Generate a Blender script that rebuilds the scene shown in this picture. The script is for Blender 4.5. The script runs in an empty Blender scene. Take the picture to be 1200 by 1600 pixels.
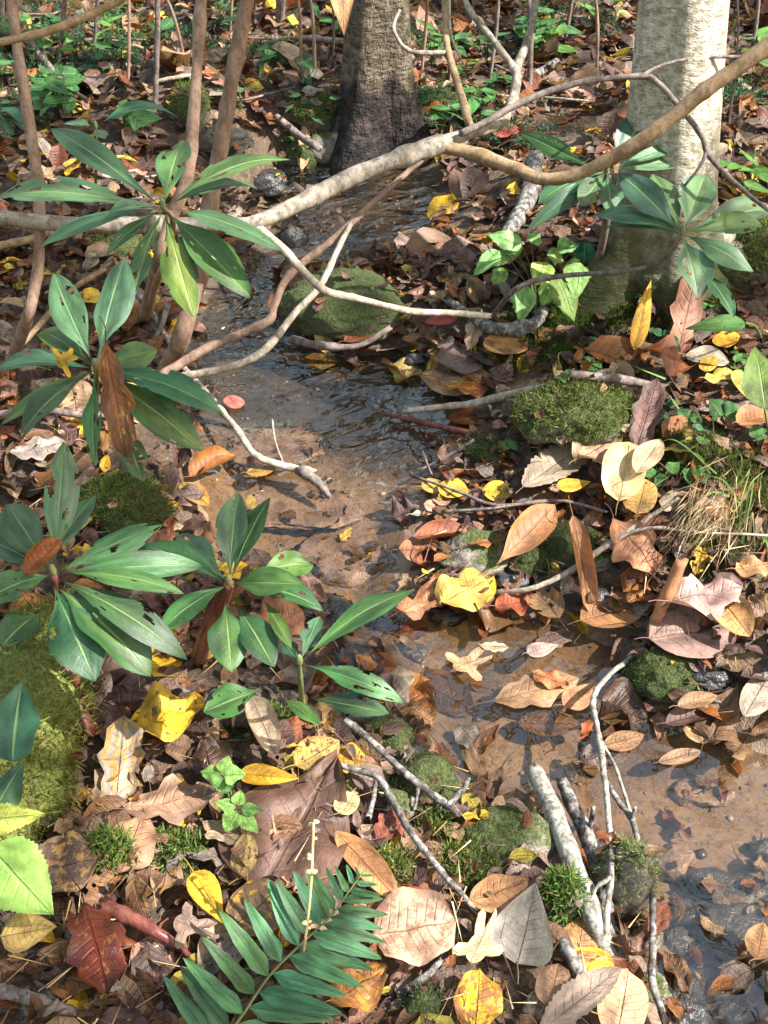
import bpy, math, random
import numpy as np
from mathutils import Vector, noise as mnoise

random.seed(7)
rng = np.random.default_rng(11)
scene = bpy.context.scene
COL = scene.collection

# ------------------------------------------------------------------ camera, sky, sun, exposure
FPX, CH, PITCH = 1716.0, 1.45, math.radians(40)
cam_d = bpy.data.cameras.new('camera')
cam_d.sensor_fit = 'VERTICAL'
cam_d.sensor_height = 24.0
cam_d.lens = 24.0 * FPX / 1600.0
cam_d.clip_start = 0.05
cam_d.clip_end = 400
cam = bpy.data.objects.new('camera', cam_d)
cam.location = (0, 0, CH)
cam.rotation_euler = (math.pi / 2 - PITCH, 0, 0)
COL.objects.link(cam)
scene.camera = cam

SUN = np.array([0.64, -0.19, 0.75]); SUN /= np.linalg.norm(SUN)
world = bpy.data.worlds.new('World')
scene.world = world
world.use_nodes = True
wn = world.node_tree
wn.nodes.clear()
sky = wn.nodes.new('ShaderNodeTexSky')
sky.sky_type = 'NISHITA'
sky.sun_disc = False
sky.sun_elevation = math.asin(SUN[2])
sky.sun_rotation = math.atan2(SUN[0], SUN[1])
sky.air_density = 2.3
sky.dust_density = 3.5
sky.ozone_density = 0.2
bg = wn.nodes.new('ShaderNodeBackground')
bg.inputs[1].default_value = 0.105
wo = wn.nodes.new('ShaderNodeOutputWorld')
wn.links.new(sky.outputs[0], bg.inputs[0])
wn.links.new(bg.outputs[0], wo.inputs[0])

sun_d = bpy.data.lights.new('sun', 'SUN')
sun_d.energy = 5.0
sun_d.angle = math.radians(0.53)
sun_d.color = (1.0, 0.965, 0.91)
sun = bpy.data.objects.new('sun', sun_d)
sun.rotation_euler = Vector(SUN).to_track_quat('Z', 'Y').to_euler()
sun.location = (6, -3, 9)
COL.objects.link(sun)

vs = scene.view_settings
vs.view_transform = 'Standard'
vs.look = 'None'
vs.exposure = 1.72
vs.gamma = 1.0
vs.use_curve_mapping = False
cy = scene.cycles
cy.use_denoising = True
cy.max_bounces = 8
cy.diffuse_bounces = 4
cy.glossy_bounces = 3
cy.transparent_max_bounces = 8
cy.sample_clamp_indirect = 6
cy.caustics_reflective = False
cy.caustics_refractive = False

# ------------------------------------------------------------------ geometry of the view
CAM = np.array([0, 0, CH])
FW = np.array([0, math.cos(PITCH), -math.sin(PITCH)])
UP = np.array([0, math.sin(PITCH), math.cos(PITCH)])
RT = np.array([1.0, 0, 0])

def ray(px, py):
    return FW + (px - 600) / FPX * RT + (800 - py) / FPX * UP

def P3(px, py, d):
    return CAM + d * ray(px, py)

def to_px(p):
    q = np.asarray(p, float) - CAM
    d = q @ FW
    return 600 + FPX * (q @ RT) / d, 800 - FPX * (q @ UP) / d, d

def sstep(a, b, x):
    t = np.clip((x - a) / (b - a), 0, 1)
    return t * t * (3 - 2 * t)

def zw(y):
    """level of the water along the valley"""
    y = np.asarray(y, float)
    return 0.06 * sstep(1.62, 1.9, y) + 0.045 * np.maximum(y - 1.9, 0)

def on_water(px, py, dz=0.0):
    r = ray(px, py)
    ds = np.linspace(0.7, 9, 4000)
    pts = CAM + ds[:, None] * r
    k = np.argmax(pts[:, 2] < zw(pts[:, 1]) + dz)
    return pts[k]

left_bank = [(500, 255), (478, 310), (430, 385), (345, 432), (312, 490), (300, 560), (312, 640), (300, 700), (300, 780),
             (330, 860), (440, 905), (475, 945), (520, 990), (600, 1010), (645, 1100), (690, 1190), (735, 1240),
             (840, 1270), (880, 1380), (970, 1440), (1010, 1510), (1040, 1640), (1060, 1760)]
right_bank = [(1500, 1760), (1560, 1215), (1300, 1195), (1150, 1165), (1070, 1125), (1000, 1050), (930, 1000), (850, 960),
              (720, 952), (625, 915), (648, 850), (645, 800), (690, 760), (700, 720), (740, 680), (735, 640), (690, 600),
              (640, 566), (520, 545), (440, 515), (428, 470), (450, 432), (560, 415), (645, 400), (690, 335), (688, 285), (640, 250)]
POLY = np.array([on_water(*p)[:2] for p in left_bank + right_bank])

def stream_dist(x, y):
    """signed distance to the stream, negative in the water"""
    x = np.atleast_1d(np.asarray(x, float)); y = np.atleast_1d(np.asarray(y, float))
    best = np.full(x.shape, 1e9)
    ins = np.zeros(x.shape, bool)
    n = len(POLY)
    for i in range(n):
        ax, ay = POLY[i]; bx, by = POLY[(i + 1) % n]
        dx, dy = bx - ax, by - ay
        t = np.clip(((x - ax) * dx + (y - ay) * dy) / (dx * dx + dy * dy + 1e-12), 0, 1)
        best = np.minimum(best, (x - ax - t * dx) ** 2 + (y - ay - t * dy) ** 2)
        c = ((ay > y) != (by > y)) & (x < (bx - ax) * (y - ay) / (by - ay + 1e-12) + ax)
        ins ^= c
    d = np.sqrt(best)
    return np.where(ins, -d, d)

def sines(x, y, seed, freq, n=7):
    r = np.random.default_rng(abs(int(seed)))
    v = 0
    for _ in range(n):
        a = r.uniform(0, 2 * math.pi); k = freq * r.uniform(0.6, 1.6)
        v = v + np.sin(k * (x * math.cos(a) + y * math.sin(a)) + r.uniform(0, 6.28))
    return v / n

BUMPS = []       # x, y, radius, height
def bump(px, py, rad, h):
    p = on_water(px, py, 0.06)
    BUMPS.append((p[0], p[1], rad, h))
bump(1060, 440, 0.34, 0.10)
bump(1190, 400, 0.30, 0.12)
bump(890, 660, 0.13, 0.10)
bump(1150, 820, 0.25, 0.07)
bump(560, 190, 0.35, 0.08)
bump(60, 1150, 0.16, 0.05)
bump(300, 190, 0.32, 0.14)
bump(395, 262, 0.16, -0.16)
bump(450, 232, 0.14, -0.14)
bump(620, 545, 0.13, 0.02)

def terr(x, y):
    x = np.asarray(x, float); y = np.asarray(y, float)
    sh = x.shape
    xf, yf = x.ravel(), y.ravel()
    near = (np.abs(xf) < 6) & (yf > -1) & (yf < 10)
    d = np.full(xf.shape, 3.0)
    if near.any():
        d[near] = stream_dist(xf[near], yf[near])
    d2 = d + 0.02 * sines(xf, yf, 3, 22)
    z = zw(yf)
    out = 0.085 * (1 - np.exp(-np.maximum(d2, 0) / 0.16)) + 0.035 * np.minimum(np.maximum(d2, 0), 8)
    inn = -0.045 * sstep(0, 0.10, -d2)
    z = z + np.where(d2 > 0, out, inn)
    z = z + sstep(0, .1, d2) * (0.018 * sines(xf, yf, 5, 9) + 0.012 * sines(xf, yf, 6, 25)) + np.where(d2 > 0, .006, .0022) * sines(xf, yf, 8, 45)
    for bx, by, r, h in BUMPS:
        z = z + h * np.exp(-((xf - bx) ** 2 + (yf - by) ** 2) / (r * r * 0.5)) * (sstep(-.01, .13, d) if h > 0 else 1)
    z = z + 0.16 * np.maximum(yf - 5.5, 0) * sstep(5.5, 9, yf) + 0.9 * sines(xf, yf, 9, 0.12) * sstep(7, 25, np.hypot(xf, yf - 3))
    return z.reshape(sh)

GX0, GY0, GS, GN = -4.0, 0.0, 0.025, 361
_gx = GX0 + GS * np.arange(GN); _gy = GY0 + GS * np.arange(GN)
_XX, _YY = np.meshgrid(_gx, _gy, indexing='ij')
HG = terr(_XX, _YY)
DG = stream_dist(_XX.ravel(), _YY.ravel()).reshape(GN, GN)

def _bil(G, x, y):
    x = np.asarray(x, float); y = np.asarray(y, float)
    i = np.clip((x - GX0) / GS, 0, GN - 1.001); j = np.clip((y - GY0) / GS, 0, GN - 1.001)
    a = i.astype(int); b = j.astype(int); u = i - a; v = j - b
    return (G[a, b] * (1 - u) * (1 - v) + G[a + 1, b] * u * (1 - v) + G[a, b + 1] * (1 - u) * v + G[a + 1, b + 1] * u * v)

def H(x, y): return _bil(HG, x, y)
def SD(x, y): return _bil(DG, x, y)

_ds = np.linspace(0.75, 9, 3301)
def gpt(px, py, dz=0.0, water=False):
    """the point of the ground (or of the water, if that is higher) seen at a pixel"""
    pts = CAM + _ds[:, None] * ray(px, py)
    h = H(pts[:, 0], pts[:, 1]) + dz
    if water:
        h = np.maximum(h, zw(pts[:, 1]) + dz)
    m = pts[:, 2] < h
    k = int(np.argmax(m)) if m.any() else len(_ds) - 1
    return pts[k]

def in_rocks(px, py, grow=1.0):
    for cx, cy_, w, h in ROCKPX:
        if ((px - cx) / (w * .5 * grow)) ** 2 + ((py - cy_) / (h * .5 * grow)) ** 2 < 1:
            return True
    return False
ROCKPX = []

# ------------------------------------------------------------------ mesh helpers
def mk(name, V, faces, mat, parent=None, loc=None, attrs=None, smooth=True):
    """one mesh object; V in world metres, moved to the origin loc (or to the parent's)"""
    V = np.asarray(V, float)
    if not isinstance(faces, (list, tuple)):
        faces = [faces]
    o0 = np.zeros(3) if parent is None else np.array(parent['_loc'])
    if parent is None and loc is not None:
        o0 = np.asarray(loc, float)
    me = bpy.data.meshes.new(name)
    me.vertices.add(len(V))
    me.vertices.foreach_set('co', (V - o0).astype(np.float32).ravel())
    li = np.concatenate([np.asarray(f, np.int32).ravel() for f in faces])
    tot = np.concatenate([np.full(len(f), np.asarray(f).shape[1], np.int32) for f in faces])
    st = np.concatenate([[0], np.cumsum(tot)[:-1]]).astype(np.int32)
    me.loops.add(len(li)); me.loops.foreach_set('vertex_index', li)
    me.polygons.add(len(tot)); me.polygons.foreach_set('loop_start', st)
    me.polygons.foreach_set('use_smooth', np.full(len(tot), smooth, bool))
    for an, a in (attrs or {}).items():
        a = np.asarray(a, np.float32)
        if a.ndim == 1:
            t = me.attributes.new(an, 'FLOAT', 'POINT'); t.data.foreach_set('value', a)
        elif a.shape[1] == 3:
            t = me.attributes.new(an, 'FLOAT_VECTOR', 'POINT'); t.data.foreach_set('vector', a.ravel())
        else:
            t = me.attributes.new(an, 'FLOAT_COLOR', 'POINT'); t.data.foreach_set('color', a.ravel())
    me.update(calc_edges=True)
    me.validate()
    me.materials.append(mat)
    o = bpy.data.objects.new(name, me)
    if parent is not None:
        o.parent = parent
    else:
        o.location = o0
    o['_loc'] = [float(v) for v in (o0 if parent is None else np.array(parent['_loc']))]
    COL.objects.link(o)
    return o

def thing(name, label, cat, loc, group=None):
    o = bpy.data.objects.new(name, None)
    o.empty_display_size = 0.03
    o.location = loc
    o['_loc'] = [float(v) for v in loc]
    COL.objects.link(o)
    return tag(o, label, cat, group)

USED = set()
def tag(o, label, cat, group=None, kind=None):
    o['label'] = label; o['category'] = cat
    USED.add(label)
    if group: o['group'] = group
    if kind: o['kind'] = kind
    return o

def grid_faces(n, m):
    i = np.arange(n - 1)[:, None]; j = np.arange(m - 1)[None, :]
    a = i * m + j
    return np.stack([a, a + 1, a + m + 1, a + m], -1).reshape(-1, 4)

def catmull(P, n):
    P = np.asarray(P, float)
    if len(P) < 3:
        t = np.linspace(0, 1, n * (len(P) - 1) + 1)[:, None]
        return P[0] * (1 - t) + P[-1] * t
    Q = np.vstack([2 * P[0] - P[1], P, 2 * P[-1] - P[-2]])
    out = []
    for i in range(1, len(Q) - 2):
        for k in range(n):
            t = k / n
            a, b, c, d = Q[i - 1], Q[i], Q[i + 1], Q[i + 2]
            out.append(0.5 * (2 * b + (c - a) * t + (2 * a - 5 * b + 4 * c - d) * t * t + (3 * b - a - 3 * c + d) * t ** 3))
    out.append(P[-1])
    return np.array(out)

def unit(v):
    v = np.asarray(v, float)
    return v / (np.linalg.norm(v) + 1e-12)

def tube(P, rad, sides=8, sub=5, wob=0.06, seed=0, cap=True):
    """round stem through points; returns V, faces, attrs (around, along, knot)"""
    P = np.asarray(P, float); rad = np.asarray(rad, float)
    X = catmull(np.column_stack([P, rad]), sub)
    pts, r = X[:, :3], np.maximum(X[:, 3], 1e-4)
    rg = np.random.default_rng(abs(int(seed)))
    n = len(pts)
    T = np.gradient(pts, axis=0)
    T /= np.linalg.norm(T, axis=1)[:, None] + 1e-12
    up = np.array([0, 0, 1.0]) if abs(T[0, 2]) < .9 else np.array([1.0, 0, 0])
    A = unit(np.cross(T[0], up))
    V = []; luv = []
    s = np.concatenate([[0], np.cumsum(np.linalg.norm(np.diff(pts, axis=0), axis=1))])
    if s[-1] > .12 and r.max() > .0025:          # swellings and knots
        f = 1 + .10 * np.sin(s * 31 + seed) * np.sin(s * 13 + seed * 1.7)
        for _ in range(int(1 + s[-1] / .12)):
            f = f + rg.uniform(.08, .26) * np.exp(-((s - rg.uniform(0, s[-1])) / (r.max() * rg.uniform(.5, 1.0))) ** 2)
        r = r * f
    ang = np.linspace(0, 2 * math.pi, sides, endpoint=False)
    for i in range(n):
        A = unit(A - T[i] * (A @ T[i])); B = np.cross(T[i], A)
        rr = r[i] * (1 + wob * rg.normal(size=sides))
        V.append(pts[i] + (rr * np.cos(ang))[:, None] * A + (rr * np.sin(ang))[:, None] * B)
        if i in (0, n - 1) and sides >= 8:        # broken, uneven ends
            V[-1] = V[-1] + T[i] * (rg.uniform(-.9, .9, sides) * r[i])[:, None]
        luv.append(np.column_stack([ang / 6.283, np.full(sides, s[i]), np.full(sides, i / (n - 1))]))
    V = np.vstack(V); luv = np.vstack(luv)
    i = np.arange(n - 1)[:, None]; j = np.arange(sides)[None, :]
    a = i * sides + j; b = i * sides + (j + 1) % sides
    F = [np.stack([a, b, b + sides, a + sides], -1).reshape(-1, 4)]
    if cap:
        k = len(V)
        V = np.vstack([V, pts[0], pts[-1]]); luv = np.vstack([luv, [[0, 0, 0], [0, s[-1], 1]]])
        jj = np.arange(sides)
        F.append(np.concatenate([np.stack([np.full(sides, k), (jj + 1) % sides, jj], -1),
                                 np.stack([np.full(sides, k + 1), (n - 1) * sides + jj, (n - 1) * sides + (jj + 1) % sides], -1)]))
    return V, F, {'luv': luv}

# ------------------------------------------------------------------ leaf shapes
def profile(kind, s):
    if kind == 'oval':
        return np.sin(math.pi * s ** 0.9) ** 0.75
    if kind == 'ovate':
        return np.sin(math.pi * s ** 0.66) ** 0.95 * (1 - .12 * s)
    if kind == 'lance':
        return np.sin(math.pi * s ** 1.28) ** 0.85 * (0.25 + .75 * sstep(0, .45, s)) + 0.0
    if kind == 'round':
        return np.sqrt(np.maximum(1 - (2 * s - 1) ** 2, 0)) ** .85
    if kind == 'oak':
        return np.sin(math.pi * s ** 1.15) ** .6 * (0.72 + 0.20 * np.cos(2 * math.pi * 3.3 * s + 2.4) + .10 * np.cos(2 * math.pi * 7.7 * s))
    if kind == 'tri':
        return np.sin(math.pi * s ** 0.5) ** .8 * (1.02 - .35 * s)
    if kind == 'pinna':
        return np.minimum(1, 6 * s) * (1 - s ** 2.6) ** .8
    if kind == 'long':
        return np.sin(math.pi * s) ** 0.7
    return np.sin(math.pi * s)

def leaf(L, W, kind='oval', ns=9, nt=7, kc=0.0, kl=0.0, wave=0.0, fold=0.0, serr=0.0, nserr=14, twist=0.0, crumple=0.0, seed=0):
    """blade along +y from 0 to L, face +z.  kc/kl: curl (radians) across / along, fold: V at the midrib"""
    rg = np.random.default_rng(abs(int(seed)))
    if kind == 'maple':
        return maple(L, W, kc, kl, crumple + wave, rg)
    s = np.linspace(0, 1, ns); t = np.linspace(-1, 1, nt)
    S, T = np.meshgrid(s, t, indexing='ij')
    w = profile(kind, s) * W * .5
    if serr:
        w = w * (1 + serr * (((s * nserr) % 1) - .5))
    asym = 1 + 0.12 * rg.normal()
    X = T * w[:, None] * np.where(T < 0, asym, 1)
    Y = S * L
    ph = rg.uniform(0, 6.28, 6)
    Z = wave * W * (np.abs(T) ** 1.5) * np.sin(S * 6.28 * rg.uniform(1, 2.2) + ph[0] + np.where(T > 0, 2.0, 0))
    Z += crumple * W * (np.sin(S * 8 + T * 3 + ph[1]) * np.sin(T * 4.2 - S * 4 + ph[2]) * .5 + .4 * np.sin(S * 15 + ph[3]) * np.sin(T * 7 + ph[4])) * np.sin(math.pi * np.clip(S, .02, .98)) ** .5
    Z += fold * np.abs(X)
    if abs(kc) > 1e-3:
        k = kc / (W * .5)
        nx, nz = -np.sin(X * k), np.cos(X * k)
        X, Z = np.sin(X * k) / k + nx * Z, (1 - np.cos(X * k)) / k + nz * Z
    if abs(twist) > 1e-3:
        c, q = np.cos(twist * (S - .5)), np.sin(twist * (S - .5))
        X, Z = c * X - q * Z, q * X + c * Z
    if abs(kl) > 1e-3:
        k = kl / L
        ny, nz = np.sin(Y * k), np.cos(Y * k)
        Y, Z = np.sin(Y * k) / k + ny * Z, -(1 - np.cos(Y * k)) / k + nz * Z
    V = np.stack([X, Y, Z], -1).reshape(-1, 3)
    return V, grid_faces(ns, nt), np.stack([S, T, np.zeros_like(S)], -1).reshape(-1, 3)

def maple(L, W, kc, kl, cr, rg):
    n, rings = 40, 4
    th = np.linspace(0, 2 * math.pi, n, endpoint=False)      # 0 = tip
    lob = 0.40 + 0.60 * np.maximum(0, np.cos(5 * th / 1.15)) ** 0.8 * (np.abs(th - math.pi) > .5) * (1 - .25 * (1 - np.cos(th)) * .5)
    lob *= 1 + .10 * np.sin(th * 20)
    V = [[0, 0, 0]]; uv = [[.4, 0, 0]]
    for k in range(1, rings + 1):
        r = k / rings
        for i in range(n):
            q = r * (lob[i] * r + (1 - r) * .5)
            V.append([math.sin(th[i]) * q * W * .55, math.cos(th[i]) * q * L * .55, 0])
            uv.append([.4 + .6 * r * math.cos(th[i]), r * math.sin(th[i]), 0])
    V = np.array(V); V[:, 1] += L * .4
    V[:, 2] = cr * W * .6 * np.sin(V[:, 0] / W * 7 + rg.uniform(0, 6)) * np.sin(V[:, 1] / L * 7 + rg.uniform(0, 6)) + kc * V[:, 0] ** 2 / W - kl * (V[:, 1] - L * .4) ** 2 / L
    j = np.arange(n)
    T3 = np.stack([np.zeros(n, int), 1 + j, 1 + (j + 1) % n], -1)
    Q = np.concatenate([np.stack([1 + k * n + j, 1 + (k + 1) * n + j, 1 + (k + 1) * n + (j + 1) % n, 1 + k * n + (j + 1) % n], -1) for k in range(rings - 1)])
    return V, [T3, Q], np.array(uv)

def frame(axis, nrm):
    a = unit(axis)
    n = unit(np.asarray(nrm, float) - a * (np.asarray(nrm, float) @ a))
    return np.stack([np.cross(a, n), a, n])       # rows: x, y, z

def place(V, base, axis, nrm):
    return np.asarray(base) + V @ frame(axis, nrm)

def lattrs(luv, col, seed=None, spot=(.1, .05, .03), amt=.3, wet=0.0):
    n = len(luv)
    c = np.asarray(col, float)
    if c.ndim == 1:
        c = np.tile(c, (n, 1))
    sd = random.random() if seed is None else seed
    u = luv.copy(); u[:, 2] = wet
    return {'luv': u, 'col': np.column_stack([c, np.full(n, sd)]), 'spot': np.tile(np.array([*spot, amt]), (n, 1))}

# ------------------------------------------------------------------ materials
class Nodes:
    def __init__(self, name):
        self.m = bpy.data.materials.new(name)
        self.m.use_nodes = True
        self.t = self.m.node_tree
        self.t.nodes.clear()
        self.out = self.t.nodes.new('ShaderNodeOutputMaterial')
    def n(self, typ, **kw):
        nd = self.t.nodes.new('ShaderNode' + typ)
        for k, v in kw.items():
            setattr(nd, k, v)
        return nd
    def put(self, sock, v):
        if hasattr(v, 'links') or isinstance(v, bpy.types.NodeSocket):
            self.t.links.new(v, sock)
        elif isinstance(v, (tuple, list)) and len(v) == 3 and sock.type == 'RGBA':
            sock.default_value = (*v, 1)
        else:
            sock.default_value = v
    def attr(self, name):
        return self.n('Attribute', attribute_name=name)
    def math(self, op, a, b=None, c=None, clamp=False):
        nd = self.n('Math', operation=op, use_clamp=clamp)
        self.put(nd.inputs[0], a)
        if b is not None: self.put(nd.inputs[1], b)
        if c is not None: self.put(nd.inputs[2], c)
        return nd.outputs[0]
    def vmath(self, op, a, b=None):
        nd = self.n('VectorMath', operation=op)
        self.put(nd.inputs[0], a)
        if b is not None: self.put(nd.inputs[1], b)
        return nd.outputs[0]
    def ramp(self, f, a, b):
        nd = self.n('MapRange', interpolation_type='SMOOTHSTEP')
        self.put(nd.inputs[0], f); self.put(nd.inputs[1], a); self.put(nd.inputs[2], b)
        return nd.outputs[0]
    def mix(self, f, a, b, blend='MIX'):
        nd = self.n('Mix', data_type='RGBA', blend_type=blend)
        self.put(nd.inputs[0], f); self.put(nd.inputs[6], a); self.put(nd.inputs[7], b)
        return nd.outputs[2]
    def noise(self, vec, scale, detail=3, rough=.55, dist=0.0):
        nd = self.n('TexNoise')
        if vec is not None: self.put(nd.inputs['Vector'], vec)
        nd.inputs['Scale'].default_value = scale
        nd.inputs['Detail'].default_value = detail
        nd.inputs['Roughness'].default_value = rough
        nd.inputs['Distortion'].default_value = dist
        return nd.outputs[0]
    def bump(self, h, dist=.002, strength=1.0):
        nd = self.n('Bump')
        self.put(nd.inputs['Height'], h); nd.inputs['Distance'].default_value = dist; nd.inputs['Strength'].default_value = strength
        return nd.outputs[0]
    def bsdf(self, color, rough=.6, normal=None, spec=.4, **kw):
        b = self.n('BsdfPrincipled')
        self.put(b.inputs['Base Color'], color); self.put(b.inputs['Roughness'], rough)
        b.inputs['Specular IOR Level'].default_value = spec
        if normal is not None: self.put(b.inputs['Normal'], normal)
        for k, v in kw.items():
            self.put(b.inputs[k.replace('_', ' ')], v)
        return b.outputs[0]
    def surf(self, s):
        self.t.links.new(s, self.out.inputs['Surface'])
        return self.m
    def pos(self):
        return self.n('NewGeometry').outputs['Position']
    def scaled(self, vec, x, y, z):
        return self.vmath('MULTIPLY', vec, (x, y, z))

def leaf_material(name, rough=.5, trans=.25, veins=9, vein_col=.75, rib_col=None, grain=.35, bumpd=.0025, spec=.4, slope=.45, vein_amt=.42):
    q = Nodes(name)
    luv, col, spot = q.attr('luv'), q.attr('col'), q.attr('spot')
    sp = q.n('SeparateXYZ'); q.put(sp.inputs[0], luv.outputs['Vector'])
    s, t, wet = sp.outputs
    at = q.math('ABSOLUTE', t)
    rib = q.math('SUBTRACT', 1.0, q.ramp(at, .02, .075))
    f = q.math('FRACT', q.math('MULTIPLY', q.math('SUBTRACT', s, q.math('MULTIPLY', at, slope / 3)), float(veins)))
    v = q.math('SUBTRACT', 1.0, q.ramp(q.math('ABSOLUTE', q.math('SUBTRACT', f, .5)), .02, .16))
    v = q.math('MULTIPLY', v, q.math('SUBTRACT', 1.0, q.ramp(at, .35, .95)))
    vv = q.math('MAXIMUM', q.math('MULTIPLY', v, vein_amt), rib)
    seed = q.math('MULTIPLY', col.outputs['Alpha'], 61.0)
    cv = q.n('CombineXYZ'); q.put(cv.inputs[0], q.math('ADD', q.math('MULTIPLY', s, 2.0), seed)); q.put(cv.inputs[1], t); q.put(cv.inputs[2], seed)
    c = cv.outputs[0]
    n1 = q.noise(c, 1.3, 3); n2 = q.noise(c, 3.2, 4, .65); n3 = q.noise(c, 17.0, 3, .7)
    base = q.mix(q.ramp(n1, .3, .7), q.mix(1.0, col.outputs['Color'], (.50, .46, .44), 'MULTIPLY'), q.mix(1.0, col.outputs['Color'], (1.28, 1.2, 1.08), 'MULTIPLY'))
    amt = spot.outputs['Alpha']
    th = q.math('SUBTRACT', .78, q.math('MULTIPLY', amt, .42))
    blot = q.ramp(n2, th, q.math('ADD', th, .09))
    base = q.mix(q.math('MULTIPLY', blot, .92), base, spot.outputs['Color'])
    base = q.mix(q.math('MULTIPLY', q.ramp(n3, .35, .75), grain), base, q.mix(1.0, base, (.45, .42, .4), 'MULTIPLY'))
    if rib_col:
        base = q.mix(q.math('MULTIPLY', v, .07), base, rib_col)
        base = q.mix(q.math('MULTIPLY', rib, .85), base, rib_col)
    else:
        base = q.mix(q.math('MULTIPLY', vv, .30), base, q.mix(1.0, base, (vein_col, vein_col * .94, vein_col * .9), 'MULTIPLY'))
    h = q.math('ADD', q.math('MULTIPLY', vv, -.8), q.math('MULTIPLY', n2, .9))
    h = q.math('ADD', h, q.math('MULTIPLY', n3, .35))
    nr = q.bump(h, bumpd)
    dark = q.mix(wet, base, q.mix(1.0, base, (.62, .55, .5), 'MULTIPLY'))
    r = q.math('MULTIPLY_ADD', wet, -(rough - .16), rough)
    b = q.bsdf(dark, r, nr, spec)
    tr = q.n('BsdfTranslucent'); q.put(tr.inputs[0], q.mix(1.0, dark, (1.25, 1.15, .8), 'MULTIPLY'))
    mx = q.n('MixShader'); q.put(mx.inputs[0], trans); q.t.links.new(b, mx.inputs[1]); q.t.links.new(tr.outputs[0], mx.inputs[2])
    return q.surf(mx.outputs[0])

M_DEAD = leaf_material('dead_leaf', .52, .18, grain=.6)
M_GREEN = leaf_material('rhododendron_leaf', .45, .20, 13, rib_col=(.15, .26, .09), grain=.32, bumpd=.0009, spec=.5, vein_amt=.12)
M_HERB = leaf_material('herb_leaf', .5, .38, 7, rib_col=(.22, .33, .10), grain=.15, bumpd=.002, spec=.3)
M_FERN = leaf_material('fern_leaf', .42, .25, 16, grain=.1, bumpd=.001, spec=.4, slope=.6)

def blade_material(name, rough=.8, trans=.3):
    q = Nodes(name)
    c = q.attr('col').outputs['Color']
    b = q.bsdf(c, rough, None, .2)
    tr = q.n('BsdfTranslucent'); q.put(tr.inputs[0], c)
    mx = q.n('MixShader'); q.put(mx.inputs[0], trans); q.t.links.new(b, mx.inputs[1]); q.t.links.new(tr.outputs[0], mx.inputs[2])
    return q.surf(mx.outputs[0])
M_BLADE = blade_material('moss_blade')
M_CANOPY = blade_material('canopy_leaf', .5, .5)

def bark(name, c1, c2, c3=None, stretch=(1, 1, .25), sc=60, bumpd=.003, rough=.8, lent=0.0, lent_col=(.5, .45, .38), moss=0.0, rot=0.0):
    q = Nodes(name)
    p = q.pos()
    n1 = q.noise(q.scaled(p, *stretch), sc, 5, .65)
    n2 = q.noise(q.scaled(p, 1, 1, .7), sc * 1.1, 5, .65)
    n5 = q.noise(p, sc * 4, 3, .7)
    c = q.mix(q.ramp(n1, .38, .62), c1, c2)
    if c3: c = q.mix(q.math('MULTIPLY', q.ramp(n2, .46, .64), .8), c, c3)
    c = q.mix(q.math('MULTIPLY', q.ramp(n5, .5, .68), .6), c, q.mix(1.0, c, (.38, .35, .33), 'MULTIPLY'))
    h = n1
    if lent:
        n3 = q.noise(q.scaled(p, .36, .36, 1.0), lent, 4, .65)
        l = q.ramp(n3, .54, .68)
        c = q.mix(q.math('MULTIPLY', l, .55), c, lent_col)
        n6 = q.noise(p, 7, 4, .6)
        c = q.mix(q.math('MULTIPLY', q.ramp(n6, .45, .65), .25), c, q.mix(1.0, c, (.52, .50, .44), 'MULTIPLY'))
        h = q.math('ADD', h, n3)
    if moss:  # moss at the foot, its dark tone carried up to the trunk's shade line
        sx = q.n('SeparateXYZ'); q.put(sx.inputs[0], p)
        moss_shade = q.math('ADD', q.math('MULTIPLY_ADD', sx.outputs[2], -1.0, moss), q.math('MULTIPLY', q.noise(p, 9, 4), .5))
        c = q.mix(q.ramp(moss_shade, .25, .55), c, q.mix(q.noise(p, 120, 2), (.022, .028, .009), (.075, .078, .032)))
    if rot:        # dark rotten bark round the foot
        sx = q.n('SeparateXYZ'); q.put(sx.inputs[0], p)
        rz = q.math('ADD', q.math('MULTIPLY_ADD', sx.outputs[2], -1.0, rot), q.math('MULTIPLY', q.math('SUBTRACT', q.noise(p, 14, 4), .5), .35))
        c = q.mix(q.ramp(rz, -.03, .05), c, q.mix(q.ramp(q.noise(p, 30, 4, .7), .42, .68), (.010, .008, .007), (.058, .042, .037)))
        h = q.math('ADD', h, q.math('MULTIPLY', q.noise(q.scaled(p, 1, 1, .35), 34, 4, .7), 2.0))
    return q.surf(q.bsdf(c, rough, q.bump(h, bumpd), .25))

M_BR_GREY = bark('branch_bark_grey', (.12, .098, .075), (.25, .21, .165), (.32, .285, .24), sc=50, bumpd=.0015)
M_BR_BROWN = bark('stem_bark_brown', (.15, .095, .068), (.29, .195, .145), (.24, .15, .105), sc=50, bumpd=.0015)
M_BR_OLIVE = bark('branch_bark_olive', (.15, .095, .05), (.25, .17, .095), (.30, .21, .13), sc=45, bumpd=.0015)
M_BR_PALE = bark('twig_bark_pale', (.22, .18, .135), (.40, .345, .28), (.16, .13, .10), sc=60, bumpd=.001)
M_BR_DARK = bark('twig_bark_dark', (.075, .055, .05), (.16, .125, .11), (.22, .18, .16), sc=60, bumpd=.001)
M_BIRCH = bark('dead_stick_pale_bark', (.10, .085, .068), (.27, .25, .215), (.36, .34, .30), stretch=(1, 1, .6), sc=75, bumpd=.002)
M_LICHEN = bark('stick_grey_lichen', (.04, .034, .03), (.13, .115, .105), (.30, .288, .265), sc=75, bumpd=.0025)
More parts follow.
